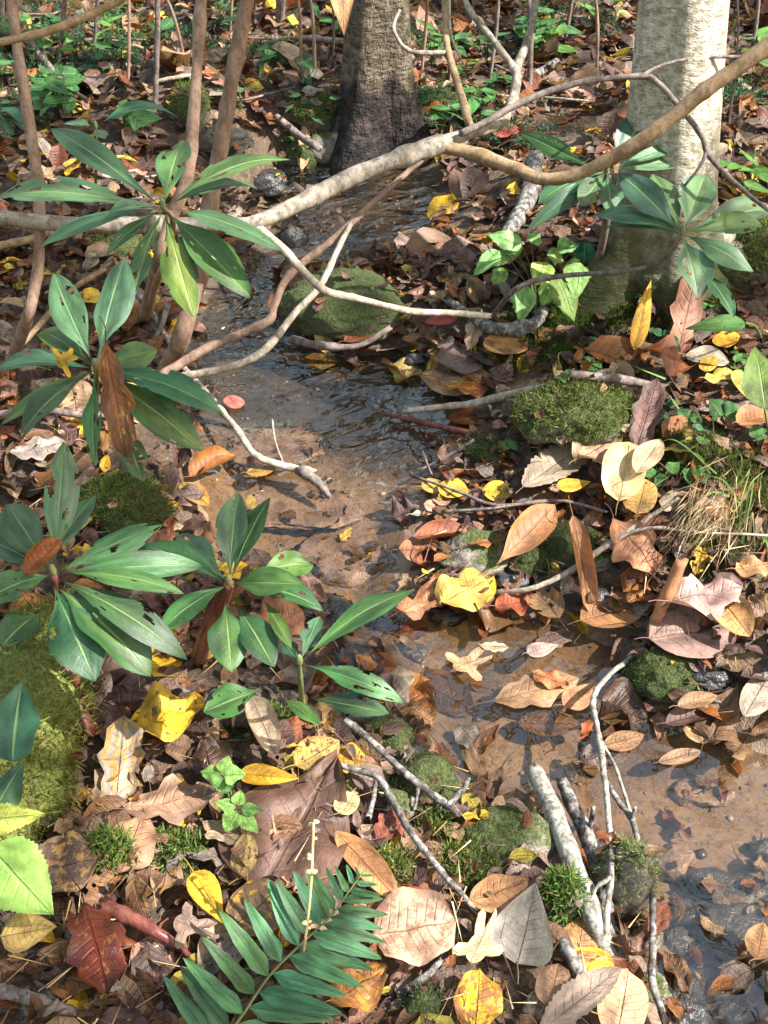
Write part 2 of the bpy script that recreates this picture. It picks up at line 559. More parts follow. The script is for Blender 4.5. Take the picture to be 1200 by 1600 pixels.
M_TRUNK1 = bark('yellow_birch_bark', (.055, .043, .030), (.145, .115, .078), (.19, .158, .115), stretch=(.6, .6, 1.4), sc=40, bumpd=.016, lent=75, lent_col=(.05, .038, .028), rot=.36)
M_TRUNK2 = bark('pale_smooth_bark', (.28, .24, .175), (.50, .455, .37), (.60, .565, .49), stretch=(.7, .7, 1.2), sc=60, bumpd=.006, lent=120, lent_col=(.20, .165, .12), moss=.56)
M_ROOT = bark('wet_root_bark', (.016, .012, .011), (.055, .040, .036), (.09, .068, .06), sc=40, bumpd=.012, rough=.6)
M_STEM_GREEN = bark('herb_stem', (.10, .13, .04), (.16, .17, .07), sc=60, bumpd=.0005)
M_STEM_RED = bark('reddish_stem', (.09, .025, .02), (.17, .06, .045), sc=60, bumpd=.0008, rough=.4)
M_STRAW = bark('dry_straw', (.38, .26, .12), (.55, .42, .22), sc=80, bumpd=.0003)

def rock_material(name, c1, c2, mossy=.6, m1=(.02, .03, .006), m2=(.065, .08, .02), wet=.3):
    q = Nodes(name)
    g = q.n('NewGeometry'); p = g.outputs['Position']
    n1 = q.noise(p, 24, 6, .65); n2 = q.noise(p, 140, 3, .7); n3 = q.noise(p, 11, 4, .6)
    c = q.mix(q.ramp(n1, .35, .68), c1, c2)
    c = q.mix(q.math('MULTIPLY', q.ramp(n2, .5, .75), .45), c, q.mix(1.0, c, (.35, .33, .3), 'MULTIPLY'))
    sx = q.n('SeparateXYZ'); q.put(sx.inputs[0], g.outputs['Normal'])
    mk_ = q.ramp(q.math('ADD', q.math('MULTIPLY', sx.outputs[2], .5), q.math('MULTIPLY', n3, .8)), 1.08 - mossy, 1.24 - mossy)
    mc = q.mix(q.ramp(q.noise(p, 190, 2, .7), .3, .7), m1, m2)
    c = q.mix(mk_, c, mc)
    h = q.math('ADD', n1, q.math('MULTIPLY', n2, q.math('MULTIPLY_ADD', mk_, .8, .25)))
    r = q.math('MULTIPLY_ADD', mk_, wet + .05, .85 - wet)
    return q.surf(q.bsdf(c, r, q.bump(h, .008), .4))

M_ROCK_MOSS = rock_material('mossy_stone', (.06, .05, .042), (.15, .13, .11), .8)
M_ROCK_BRIGHT = rock_material('bright_moss_log', (.06, .05, .03), (.12, .10, .06), .95, (.07, .085, .015), (.19, .21, .05))
M_ROCK_HALF = rock_material('half_mossy_stone', (.10, .085, .07), (.24, .20, .165), .42, (.035, .05, .012), (.10, .12, .035))
M_ROCK_DARK = rock_material('wet_dark_stone', (.018, .017, .017), (.06, .056, .055), -.2, wet=.6)
M_ROCK_GREY = rock_material('grey_stone', (.13, .115, .10), (.30, .27, .24), .1, wet=.45)
M_ROCK_PINK = rock_material('brown_streambed_slab', (.11, .07, .052), (.24, .165, .13), -.3, wet=.6)

# ground: damp soil with crumbs, sand in the stream bed
def ground_material():
    q = Nodes('forest_soil')
    p = q.pos()
    d = q.attr('sd').outputs['Fac']
    n1 = q.noise(p, 9, 5, .6); n2 = q.noise(p, 70, 4, .7); n3 = q.noise(p, 260, 2, .6)
    soil = q.mix(q.ramp(n1, .35, .65), (.030, .020, .014), (.085, .055, .036))
    soil = q.mix(q.ramp(n2, .45, .7), soil, (.15, .095, .06))
    sand = q.mix(q.ramp(n1, .3, .65), (.095, .058, .034), (.19, .125, .08))
    sand = q.mix(q.ramp(n2, .45, .72), sand, (.055, .036, .026))
    sand = q.mix(q.math('MULTIPLY', q.ramp(n3, .5, .7), .6), sand, (.22, .16, .125))
    sy = q.n('SeparateXYZ'); q.put(sy.inputs[0], p)
    dark_bed = q.ramp(q.math('ADD', sy.outputs[1], q.math('MULTIPLY', n1, .3)), 1.98, 2.2)      # dark gravel above, darkened further so the sheen shows; sand below
    sand = q.mix(dark_bed, sand, q.mix(1.0, sand, (.26, .29, .29), 'MULTIPLY'))
    k = q.ramp(q.math('ADD', d, q.math('MULTIPLY', q.math('SUBTRACT', n2, .5), .06)), -.015, .05)
    c = q.mix(k, sand, soil)
    h = q.math('ADD', n2, q.math('MULTIPLY', n3, .5))
    return q.surf(q.bsdf(c, q.math('MULTIPLY_ADD', k, .4, .45), q.bump(q.math('MULTIPLY', h, q.math('MULTIPLY_ADD', k, .86, .14)), .006), .4))
M_GROUND = ground_material()

def water_material():
    q = Nodes('stream_water')
    p = q.pos()
    rip = q.attr('rip').outputs['Fac']
    warp = q.noise(p, 3.5, 3)
    cb = q.n('CombineXYZ'); sx = q.n('SeparateXYZ'); q.put(sx.inputs[0], p)
    wx = q.math('MULTIPLY_ADD', q.math('SUBTRACT', warp, .5), .35, sx.outputs[0])
    wy = q.math('MULTIPLY_ADD', q.math('SUBTRACT', warp, .5), .22, sx.outputs[1])
    q.put(cb.inputs[0], wx); q.put(cb.inputs[1], wy)
    a = q.noise(q.scaled(cb.outputs[0], 1.0, 1.5, 1), 15, 2, .45, .4)
    b = q.noise(q.scaled(cb.outputs[0], 1.25, 1.0, 1), 38, 1, .4, .3)
    c = q.noise(cb.outputs[0], 5.5, 2)
    h = q.math('ADD', q.math('MULTIPLY', a, 1.0), q.math('MULTIPLY', b, .22))
    h = q.math('ADD', q.math('MULTIPLY', h, rip), q.math('MULTIPLY', c, .25))
    nr = q.bump(h, .052)
    dt = q.n('VectorMath', operation='DOT_PRODUCT'); q.put(dt.inputs[0], nr); q.put(dt.inputs[1], q.n('NewGeometry').outputs['Incoming'])
    om = q.math('SUBTRACT', 1.0, q.math('ABSOLUTE', dt.outputs['Value']), clamp=True)
    frv = q.math('MULTIPLY_ADD', q.math('POWER', om, 3.2), .90, .085, clamp=True)
    gl = q.n('BsdfGlossy'); gl.inputs['Roughness'].default_value = .03; q.put(gl.inputs['Normal'], nr)
    tr = q.n('BsdfTransparent'); tr.inputs[0].default_value = (.80, .73, .62, 1)
    mx = q.n('MixShader'); q.t.links.new(frv, mx.inputs[0]); q.t.links.new(tr.outputs[0], mx.inputs[1]); q.t.links.new(gl.outputs[0], mx.inputs[2])
    return q.surf(mx.outputs[0])
M_WATER = water_material()

# ------------------------------------------------------------------ setting: ground, water
def axis_coords(lo, hi, step, far_lo, far_hi):
    c = list(np.arange(lo, hi + 1e-6, step))
    s = step
    while c[-1] < far_hi:
        s *= 1.22; c.append(c[-1] + s)
    s = step
    while c[0] > far_lo:
        s *= 1.22; c.insert(0, c[0] - s)
    return np.array(c)
gx = axis_coords(-2.4, 3.2, .022, -70, 70)
gy = axis_coords(.45, 6.2, .022, -40, 90)
XX, YY = np.meshgrid(gx, gy, indexing='ij')
ZZ = terr(XX, YY)
sdv = np.full(XX.size, 3.0)
xr, yr = XX.ravel(), YY.ravel()
nm = (np.abs(xr) < 6) & (yr > -1) & (yr < 10)
sdv[nm] = stream_dist(xr[nm], yr[nm])
V = np.stack([XX, YY, ZZ], -1).reshape(-1, 3)
ground = mk('ground', V, grid_faces(len(gx), len(gy))[:, ::-1], M_GROUND, attrs={'sd': sdv})
ground['kind'] = 'structure'

wx = np.arange(POLY[:, 0].min() - .1, POLY[:, 0].max() + .1, .02)
wy = np.arange(POLY[:, 1].min() - .1, POLY[:, 1].max() + .1, .02)
WX, WY = np.meshgrid(wx, wy, indexing='ij')
wd = stream_dist(WX.ravel(), WY.ravel())
WZ = zw(WY) + .0015 * sines(WX, WY, 21, 45) + .001 * sines(WX, WY, 22, 90)
WV = np.stack([WX, WY, WZ], -1).reshape(-1, 3)
rip = .12 + .95 * sstep(1.95, 2.3, WY.ravel()) + .6 * np.exp(-((WY.ravel() - 1.78) / .12) ** 2)
rip = rip * (.7 + .5 * sines(WX.ravel(), WY.ravel(), 23, 6))
wf = grid_faces(len(wx), len(wy))[:, ::-1]
keep = (wd[wf] < .06).any(1)
wf = wf[keep]
used = np.unique(wf); mp = np.full(len(WV), -1); mp[used] = np.arange(len(used))
water = mk('stream_water', WV[used], mp[wf], M_WATER, attrs={'rip': np.clip(rip[used], .1, 2)})
water['kind'] = 'structure'

# ------------------------------------------------------------------ trees
def tri_blades(P, D, L, W, col, jit=.25, two=False):
    """narrow triangular blades: P roots, D directions, L lengths, W widths"""
    n = len(P)
    D = D / (np.linalg.norm(D, axis=1)[:, None] + 1e-9)
    side = np.cross(D, rng.normal(size=(n, 3))); side /= np.linalg.norm(side, axis=1)[:, None] + 1e-9
    L = np.broadcast_to(L, n)[:, None]; W = np.broadcast_to(W, n)[:, None]
    if two:
        nrm = np.cross(side, D)
        a = P; b = P + D * L * .5 + side * W * .5 + nrm * L * .08; c = P + D * L; d = P + D * L * .5 - side * W * .5 + nrm * L * .08
        V = np.stack([a, b, c, d], 1).reshape(-1, 3); k = 4
        F = np.arange(n)[:, None] * 4 + np.array([0, 1, 2, 3])
    else:
        V = np.stack([P - side * W * .5, P + side * W * .5, P + D * L], 1).reshape(-1, 3); k = 3
        F = np.arange(n)[:, None] * 3 + np.array([0, 1, 2])
    c = np.asarray(col, float)
    if c.ndim == 1: c = np.tile(c, (n, 1))
    c = c * (1 + jit * rng.normal(size=(n, 1))).clip(.35, 1.8)
    return V, F, {'col': np.repeat(np.column_stack([c, np.ones(n)]), k, 0)}

LIT = []     # places the sun reaches through gaps of the canopy: point, radius

def lit(px, py, rpx, dz=0.0, d=None):
    p = gpt(px, py, dz) if d is None else P3(px, py, d)
    dep = (p - CAM) @ FW
    LIT.append((p, rpx * dep / FPX))

def trunk_mesh(base, axis, h, r0, r1, flare, sides, seed, flare_h=.35):
    n = 46
    zs = np.concatenate([np.linspace(-.25, 1.8, 34), np.linspace(2.0, h, n - 34)])
    ang = np.linspace(0, 2 * math.pi, sides, endpoint=False)
    V = []
    for z in zs:
        c = np.array(base) + np.array(axis) * z
        r = r0 + (r1 - r0) * max(z, 0) / h
        fl = flare * math.exp(-max(z, -.1) / flare_h) + flare * .9 * math.exp(-max(z, -.05) / .07)
        lob = 1 + .5 * np.sin(ang * 3 + seed) + .35 * np.sin(ang * 5 + seed * 2.3)
        nz = np.array([mnoise.noise(Vector((math.cos(a) * 1.5 + seed, math.sin(a) * 1.5, z * 1.8))) for a in ang])
        nz = nz + .6 * np.array([mnoise.noise(Vector((math.cos(a) * 4 + seed, math.sin(a) * 4, z * 7))) for a in ang])
        rr = r * (1 + .075 * nz) + fl * lob.clip(.1, 2)
        V.append(np.column_stack([c[0] + rr * np.cos(ang), c[1] + rr * np.sin(ang), np.full(sides, c[2])]))
    V = np.vstack(V)
    i = np.arange(n - 1)[:, None]; j = np.arange(sides)[None, :]
    a = i * sides + j; b = i * sides + (j + 1) % sides
    return V, np.stack([a, b, b + sides, a + sides], -1).reshape(-1, 4)

def crown_leaves(C0, R, n, size, col, gaps=True, clumps=40):
    """leaf faces scattered in clumps through an ellipsoid; leaves are left out towards the sun to let in chosen light patches"""
    k = rng.normal(size=(clumps, 3)); k /= np.linalg.norm(k, axis=1)[:, None]
    k *= rng.uniform(.15, 1, (clumps, 1)) ** .45
    ci = rng.integers(0, clumps, n)
    q = k[ci] + rng.normal(size=(n, 3)) * .17
    P = np.array(C0) + q * np.array(R)
    if gaps:
        keep = np.ones(n, bool)
        for p, r in LIT:
            v = P - p
            t = v @ SUN
            dd = np.linalg.norm(v - t[:, None] * SUN, axis=1)
            keep &= ~((t > 0) & (dd < r + size * .55))
        P = P[keep]
    m = len(P)
    D = rng.normal(size=(m, 3)); D[:, 2] *= .35; D[:, 2] -= .15
    return tri_blades(P, D, size * rng.uniform(.7, 1.2, m), size * .62, col, .25, True)

def tree(name, label, px=None, py=None, xy=None, axis=(0, 0, 1), h=8, r0=.12, r1=.05, flare=.05, mat=None, crown=None, nleaf=4000, lsize=.10,
         leafcol=(.06, .10, .02), sides=28, seed=1, limbs=7, gaps=True, roots=None, clumps=40):
    b = gpt(px, py) if px is not None else np.array([xy[0], xy[1], float(terr(np.array([xy[0]]), np.array([xy[1]]))[0])])
    t = thing(name, label, 'tree', b)
    V, F = trunk_mesh(b, axis, h, r0, r1, flare, sides, seed)
    mk('trunk', V, F, mat, t)
    top = b + np.array(axis) * h
    for c in ([crown] if crown and not isinstance(crown, list) else (crown or [])):
        c0, R = np.array(c[:3]), np.array(c[3:])
        for i in range(limbs):
            z = h * random.uniform(.55, .97)
            s = b + np.array(axis) * z
            e = c0 + R * np.array([math.cos(i * 2.4), math.sin(i * 2.4), random.uniform(-.4, .5)]) * .8
            m_ = (s + e) / 2 + np.array([0, 0, .25])
            lv = tube([s, m_, e], [r1 * .7, r1 * .45, .008], 7, 6, .04, i)
            mk('limb', lv[0], lv[1], mat, t, attrs=lv[2])
        cv = crown_leaves(c0, R, nleaf, lsize, leafcol, gaps, clumps)
        mk('crown', cv[0], cv[1], M_CANOPY, t, attrs=cv[2])
    return t

LAND = [('the big midstream rock', 540, 478), ('the brown trunk', 588, 150), ('the pale trunk', 1040, 300), ('the sunlit mossy hump', 893, 650), ('the left bank moss mound', 188, 805),
        ('the domed mossy rock', 1046, 1056), ('the rounded brown boulder', 790, 1318), ('the thick pale stick', 890, 1340), ('the huge dark brown leaf', 470, 1280), ('the fern', 470, 1490), ('the bright yellow lit leaf', 730, 922),
        ('the grass tuft', 1130, 790), ('the nettle like plant', 830, 430), ('the lichen covered stick', 640, 1300), ('the mossy log', 40, 1180), ('the toothed seedling', 360, 1235), ('the upper left rhododendron', 255, 325),
        ('the middle left rhododendron', 150, 575), ('the lower left rhododendron', 84, 896), ('the low shoot by the pool', 468, 1036), ('the spotted yellow leaf pair', 370, 1412), ('the speckled round leaf', 650, 1450), ('the grey veined leaf', 820, 1440),
        ('the half mossy stone', 968, 1395), ('the upright brown stick', 1040, 930), ('the sunlit cream leaf', 975, 735), ('the rolled orange leaf', 825, 830), ('the violet leaves', 1130, 645), ('the dark pointing stick', 745, 625), ('the largest dark wet stone', 1150, 1466),
        ('the branch fork', 700, 228), ('the right rhododendron whorl', 1066, 366), ('the centre left rhododendron', 358, 900), ('the crumpled yellow leaf', 262, 1115), ('the glossy red stem', 240, 1455), ('the left saplings', 225, 130), ('the dark hollow', 400, 240)]
def where(px, py, skip=0):
    L_ = sorted(LAND, key=lambda q: math.hypot(px - q[1], (py - q[2]) * 1.1))
    n, x, y = L_[skip]
    dx, dy = px - x, py - y
    side = 'right' if dx > 0 else 'left'
    dep = 'below' if dy > 0 else 'above'
    far = 'just ' if math.hypot(dx, dy) < 70 else ('well ' if math.hypot(dx, dy) > 150 else '')
    if abs(dx) > 1.8 * abs(dy): return f'{far}{side} of {n}'
    if abs(dy) > 1.8 * abs(dx): return f'{far}{dep} {n}'
    return f'{far}{dep} and {side} of {n}'

def auto_label(adjs, noun, px, py):
    for skip in range(5):
        for extra in ('', 'small ', 'broad ', 'ragged '):
            if extra and extra.strip() in adjs: continue
            if extra and skip < 2: continue
            l = f'{extra}{adjs} {noun} {where(px, py, skip)}'
            if l not in USED and len(l.split()) <= 16:
                return l
    return f'{adjs} {noun} lying {where(px, py, 0)}, near {LAND[0][0]}'


# where the sun comes through
for a in [(975, 735, 46), (730, 922, 42), (690, 935, 36), (925, 640, 46), (1135, 790, 60), (1170, 935, 46), (1100, 930, 40),
          (20, 1385, 70), (30, 1100, 55), (160, 1150, 40), (365, 1220, 50), (425, 1135, 46), (485, 1170, 44), (335, 1405, 50),
          (405, 1410, 40), (650, 1450, 66), (570, 1350, 50), (760, 1465, 60), (980, 1565, 60), (865, 1540, 46), (840, 1060, 56),
          (740, 1030, 50), (905, 1085, 46), (560, 825, 60), (480, 765, 50), (390, 690, 40), (370, 620, 36), (560, 880, 50),
          (1060, 1560, 40), (470, 1280, 40), (290, 1240, 60), (265, 1115, 50), (110, 1340, 50), (60, 1440, 60), (200, 1310, 40),
          (560, 1540, 45), (745, 1560, 40), (1150, 1060, 50), (1000, 1080, 40), (880, 1190, 50), (1010, 1130, 50), (1120, 1230, 60),
          (150, 1480, 30), (1180, 1480, 50), (620, 1230, 40), (1040, 860, 50), (890, 760, 40), (820, 700, 40), (1110, 590, 50),
          (1150, 640, 50), (1000, 500, 40), (700, 340, 46), (690, 300, 40), (760, 420, 40), 
          (1180, 560, 50), (690, 830, 40), (500, 830, 40), (330, 750, 40), (310, 460, 40), (60, 700, 40), (230, 690, 40),
          (640, 1000, 40), (1100, 1330, 50), (960, 1200, 46), (780, 1150, 56), (700, 1110, 40), (830, 1130, 150), (1000, 1215, 100), (1130, 1290, 100), (700, 1040, 60), (560, 840, 90), (470, 800, 70), (390, 690, 60), (1060, 1180, 50), (1150, 1290, 60), (950, 1270, 40)]:
    lit(a[0], a[1], a[2] * 1.08, *a[3:])
for a in [(960, 1380, 40, .08), (920, 1440, 30, .1), (870, 1320, 60, .06), (640, 1260, 40, .05), (1050, 60, 30, .0)]:
    lit(a[0], a[1], a[2] * 1.08, *a[3:])
for px, py, d, r in [(960, 250, 2.6, 40), (800, 400, 2.45, 60), (870, 450, 2.45, 50),
                     (1110, 430, 2.1, 30), (350, 250, 1.9, 26), (310, 150, 1.9, 22), (420, 340, 2.0, 40), (520, 290, 2.05, 40), (700, 215, 2.1, 60),
                     (640, 250, 2.1, 40), (850, 280, 2.1, 34), (600, 480, 2.1, 30), (440, 400, 2.0, 30), (400, 260, 1.8, 40), (300, 450, 1.65, 46),
                     (350, 400, 1.65, 40), (200, 250, 1.75, 34), (80, 290, 1.7, 30), (380, 840, 1.5, 26), (590, 960, 1.5, 40), (120, 470, 1.6, 36), (60, 1280, 1.3, 60)]:
    lit(px, py, r, d=d)
for z in (.50, .6, .72, .84, .96, 1.08):
    LIT.append((gpt(1030, 412) + np.array([-.075 * z, .02 * z, z]), .17))
for i in range(120):
    lit(random.uniform(-40, 1240), random.uniform(-40, 330) if i % 5 else random.uniform(400, 1500), random.uniform(26, 84) if i % 5 else random.uniform(20, 50))

beech = tree('yellow_birch_tree', 'brown ridged tree trunk with dark gnarled roots at the head of the stream', 588, 196, axis=(.0, .02, 1), h=7.5, r0=.083, r1=.06, flare=.030,
             mat=M_TRUNK1, crown=(0, 4.6, 8.2, 1.8, 1.6, 1.3), nleaf=2500, seed=2, sides=36)
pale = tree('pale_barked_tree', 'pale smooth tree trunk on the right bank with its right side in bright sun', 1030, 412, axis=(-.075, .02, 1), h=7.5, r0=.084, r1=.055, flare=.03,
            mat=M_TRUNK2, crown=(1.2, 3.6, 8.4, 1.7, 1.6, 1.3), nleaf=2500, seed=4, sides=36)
sh = [((4.2, -1.0), (4.1, .2, 6.0, 1.9, 2.0, 1.1), 11500), ((5.8, 1.3), (5.4, 1.9, 6.2, 1.7, 2.1, 1.1), 11500), ((7.0, 3.2), (6.6, 3.3, 6.4, 1.9, 2.1, 1.2), 11500), ((2.9, -1.6), (2.5, -.6, 4.3, 1.6, 1.6, .8), 6500)]  # out-of-view trees put in for shade, crowns opened for the sun patches
for i, (xy, cr, n) in enumerate(sh):
    tree('shade_tree', ['slender tree shading the stream from the near right', 'leafy tree shading the right bank', 'leafy tree shading the slope beyond the pale trunk', 'leafy tree behind the viewer'][i],
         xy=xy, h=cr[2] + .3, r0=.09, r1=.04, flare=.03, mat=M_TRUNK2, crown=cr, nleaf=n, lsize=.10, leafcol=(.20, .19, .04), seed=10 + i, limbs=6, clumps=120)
for i, (x, y, r) in enumerate([(-3.2, 9, 1.8), (-.5, 14.5, 1.5), (4.6, 10.5, 1.8), (5.6, 7.5, 1.8), (-5.5, 6.5, 2.0)]):  # out-of-view trees, set to break up the sky reflected in the stream
    tree('background_tree', ['tree far up the left slope', 'tall tree straight up the valley', 'tree far up the right slope', 'tree on the right hillside', 'tree on the left hillside', 'farthest tree up the valley'][i],
         xy=(x, y), h=8, r0=.13, r1=.06, mat=M_TRUNK1, crown=(x, y, 7.5, r, r, 2.6), nleaf=1700, lsize=.17, leafcol=(.10, .13, .03), seed=30 + i, limbs=5, gaps=False)

# roots of the two trees
def add_tubes(parent, name, mat, paths, sides=9, sub=6, wob=.08):
    out = []
    for i, (pts, rad) in enumerate(paths):
        V, F, A = tube(pts, rad, sides, sub, wob, i + 5)
        V = V + .006 * np.array([[mnoise.noise(Vector(v * 22)), mnoise.noise(Vector(v * 22 + 7)), mnoise.noise(Vector(v * 22 + 13))] for v in V])
        out.append(mk(name, V, F, mat, parent, attrs=A))
    return out
def gp(px, py, dz=0): return gpt(px, py, dz)
b1 = np.array(beech['_loc'])
rp = []
for i, dg_ in enumerate([-190, -160, -20, 5]):
    a = math.radians(dg_)
    c_, s_ = math.cos(a), math.sin(a)
    w = random.uniform(.013, .026)
    R3 = random.uniform(.20, .34)
    q = lambda R, z: b1 + np.array([c_ * R, s_ * R, z])
    def gz(R): return float(H(b1[0] + c_ * R, b1[1] + s_ * R)) - b1[2]
    rp.append(([q(.05, .06), q(.105, .03), q(.16, gz(.16) + .008), q(R3, gz(R3) + .002), q(R3 + .1, gz(R3 + .1) - .05)], [w * .8, w * 1.2, w * 1.1, w * .7, w * .4]))
add_tubes(beech, 'root', M_ROOT, rp)
b2 = np.array(pale['_loc'])
rp2 = []
for ex, ey, w in [(940, 470, .05), (1010, 480, .06), (1090, 470, .06), (1160, 440, .08), (950, 400, .05)]:
    e = gp(ex, ey, -.015)
    s = b2 + np.array([(e[0] - b2[0]) * .3, (e[1] - b2[1]) * .3, .10])
    rp2.append(([s, (s + e) / 2 + np.array([0, 0, .005]), e, e + (e - s) * .4 - np.array([0, 0, .08])], [w * .75, w * .7, w * .5, w * .3]))
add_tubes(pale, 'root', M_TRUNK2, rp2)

# ------------------------------------------------------------------ stones and moss
MOSSG = np.array([.075, .105, .018])
def moss_on(V, N, mask, n, length, width, colr, parent, name='moss', jit=.35):
    idx = np.where(mask)[0]
    if len(idx) < 3: return
    k = rng.choice(idx, n)
    P = V[k] + rng.normal(size=(n, 3)) * length * .55
    D = N[k] * .9 + rng.normal(size=(n, 3)) * .55
    bv, bf, ba = tri_blades(P - N[k] * length * .15, D, length * rng.uniform(.6, 1.3, n), width, colr, jit)
    fl = np.repeat(rng.uniform(size=n) < .07, 3)
    ba['col'][fl, :3] = np.array([.20, .13, .06])
    o = mk(name, bv, bf, M_BLADE, parent, attrs=ba)
    o['kind'] = 'stuff'
    return o

_ico = {}
def ico(sub):
    if sub not in _ico:
        import bmesh
        bm = bmesh.new(); bmesh.ops.create_icosphere(bm, subdivisions=sub, radius=1)
        V = np.array([v.co[:] for v in bm.verts]); F = np.array([[v.index for v in f.verts] for f in bm.faces]); bm.free()
        _ico[sub] = (V, F)
    return _ico[sub]

def vnormals(V, F):
    fn = np.cross(V[F[:, 1]] - V[F[:, 0]], V[F[:, 2]] - V[F[:, 0]])
    N = np.zeros_like(V)
    for i in range(3): np.add.at(N, F[:, i], fn)
    return N / (np.linalg.norm(N, axis=1)[:, None] + 1e-12)

ROCKTOP = []
def rock(px, py, w, h, mat, label, name='mossy_rock', cat='rock', moss=0, mcol=MOSSG, rough=.28, yr=.75, seed=None, mlen=.011, flat=.0, rotz=0, group=None, mthr=.15, lift=0.0):
    a = PITCH + math.atan((py - 800) / FPX)
    g = gpt(px, py + h * .2, 0)
    dep = (g - CAM) @ FW
    rx = w * .5 * dep / FPX; hh = h * .5 * dep / FPX; ry = rx * yr
    q = hh * hh - (ry * math.sin(a)) ** 2
    if q < (.35 * hh) ** 2:
        q = (.35 * hh) ** 2; ry = math.sqrt(hh * hh - q) / math.sin(a)
    rz = math.sqrt(q) / math.cos(a)
    c = gpt(px, py, .15 * rz); c[2] = c[2] + lift * rz
    seed = seed if seed is not None else px * 1.7 + py
    V, F = ico(4 if w < 130 else 5)
    o3 = Vector((seed * .37, seed * .11, seed * .05))
    disp = np.array([1 + rough * (mnoise.noise(Vector(v) * 1.1 + o3) + .45 * mnoise.noise(Vector(v) * 2.6 + o3) + .28 * mnoise.noise(Vector(v) * 6 + o3) + .12 * mnoise.noise(Vector(v) * 14 + o3)) for v in V])
    W = V * disp[:, None]
    W[:, 2] = np.where(W[:, 2] < 0, W[:, 2] * .8, W[:, 2])
    if flat: W[:, 2] = np.minimum(W[:, 2], 1 - flat) 
    W = W * np.array([rx, ry, rz])
    if rotz:
        cz, sz = math.cos(rotz), math.sin(rotz)
        W[:, 0], W[:, 1] = cz * W[:, 0] - sz * W[:, 1], sz * W[:, 0] + cz * W[:, 1]
    W = W + c
    N = vnormals(W, F)
    o = mk(name, W, F, mat, loc=[c[0], c[1], c[2] - rz * .8])
    tag(o, label, cat, group)
    if moss:
        nz = np.array([mnoise.noise(Vector(v * 14)) + .8 * mnoise.noise(Vector(v * 40)) for v in W])
        moss_on(W, N, (N[:, 2] + nz * .7 > mthr), moss, mlen, mlen * .22, mcol, o)
    ROCKPX.append((px, py, w, h))
    ROCKTOP.append((W[N[:, 2] > .35], N[N[:, 2] > .35]))
    return o, W, N, F

BRIGHT = np.array([.16, .175, .035])
rock(540, 478, 205, 112, M_ROCK_MOSS, 'big dark green mossy rock in midstream with a yellow leaf leaning on it', moss=5000, mcol=(.032, .042, .009), mlen=.0035, rough=.24)
rock(497, 432, 84, 44, M_ROCK_MOSS, 'small mossy rock behind the big midstream rock', moss=900, mcol=(.05, .065, .012), mlen=.008)
rock(188, 805, 150, 120, M_ROCK_MOSS, 'round moss mound on the left bank above the lower rhododendrons', moss=5000, mcol=(.085, .115, .02))
rock(1046, 1056, 132, 92, M_ROCK_MOSS, 'domed mossy rock at the right edge of the lower pool', moss=5000, mcol=(.045, .075, .015), mlen=.005, rough=.24)
rock(893, 650, 170, 112, M_ROCK_MOSS, 'moss covered hump on the right bank lit by a patch of sun', moss=6000, mcol=(.085, .11, .02))
rock(790, 1318, 160, 118, M_ROCK_HALF, 'rounded brown boulder with thin moss beside the pale dead sticks', moss=1800, mcol=(.07, .085, .02), mlen=.006, rough=.18)
rock(606, 1368, 92, 62, M_ROCK_MOSS, 'low bright moss cushion next to the long orange tan leaf', moss=3000, mcol=(.12, .15, .03))
rock(718, 1358, 120, 66, M_ROCK_MOSS, 'green moss cushion in front of the rounded brown boulder', moss=3000, mcol=(.10, .13, .03))
rock(872, 1418, 78, 92, M_ROCK_MOSS, 'bright green moss lump at the foot of the pale dead sticks', moss=3200, mcol=(.09, .16, .03))
rock(968, 1395, 96, 150, M_ROCK_HALF, 'pale half mossy stone behind the dead sticks at the water edge', moss=2500, mcol=(.15, .18, .06), mlen=.008, yr=1.0)
rock(897, 856, 124, 84, M_ROCK_MOSS, 'mossy stone under the thin grey stick on the right bank', moss=2600, mcol=(.04, .055, .014), mlen=.005)
rock(828, 880, 70, 58, M_ROCK_MOSS, 'small mossy stone between the rolled orange leaf and the grey stone', moss=900, mcol=(.05, .07, .015), mlen=.007)
rock(744, 868, 116, 74, M_ROCK_HALF, 'grey speckled stone behind the bright yellow leaf', name='stone', cat='stone', moss=500, mcol=(.06, .08, .02), mlen=.006)
rock(604, 1156, 92, 72, M_ROCK_MOSS, 'dark mossy stone below the long rhododendron leaves at the pool edge', moss=1400, mcol=(.035, .05, .012), mlen=.0045)
rock(658, 1228, 118, 92, M_ROCK_MOSS, 'dark mossy stone between the forked grey stick and the pool', moss=2000, mcol=(.04, .055, .013), mlen=.0045)
rock(682, 1300, 70, 50, M_ROCK_MOSS, 'small moss cushion left of the rounded brown boulder', moss=1200, mcol=(.09, .12, .025))
rock(528, 966, 84, 60, M_ROCK_DARK, 'black wet stone under the upper tip of the lower rhododendron', name='stone', cat='stone')
rock(552, 1032, 78, 50, M_ROCK_DARK, 'black wet stone between two long rhododendron leaves', name='stone', cat='stone')
rock(476, 250, 68, 58, M_ROCK_MOSS, 'dark stone with moss on top at the head of the stream', moss=600, mcol=(.06, .09, .015), mlen=.008)
rock(512, 236, 66, 58, M_ROCK_HALF, 'pale yellowish stone left of the dark tree roots', name='stone', cat='stone', moss=400, mcol=(.14, .15, .05), mlen=.007)
rock(422, 288, 72, 48, M_ROCK_DARK, 'dark wet stone behind the tip of the upper rhododendron leaf', name='stone', cat='stone')
rock(1150, 1466, 150, 84, M_ROCK_DARK, 'largest dark wet stone at the right edge of the stream', name='stone', cat='stone', flat=.3, lift=.6)
rock(1128, 1396, 126, 66, M_ROCK_DARK, 'blackish wet stone lying in the lower right shallows', name='stone', cat='stone', flat=.3, lift=.45)
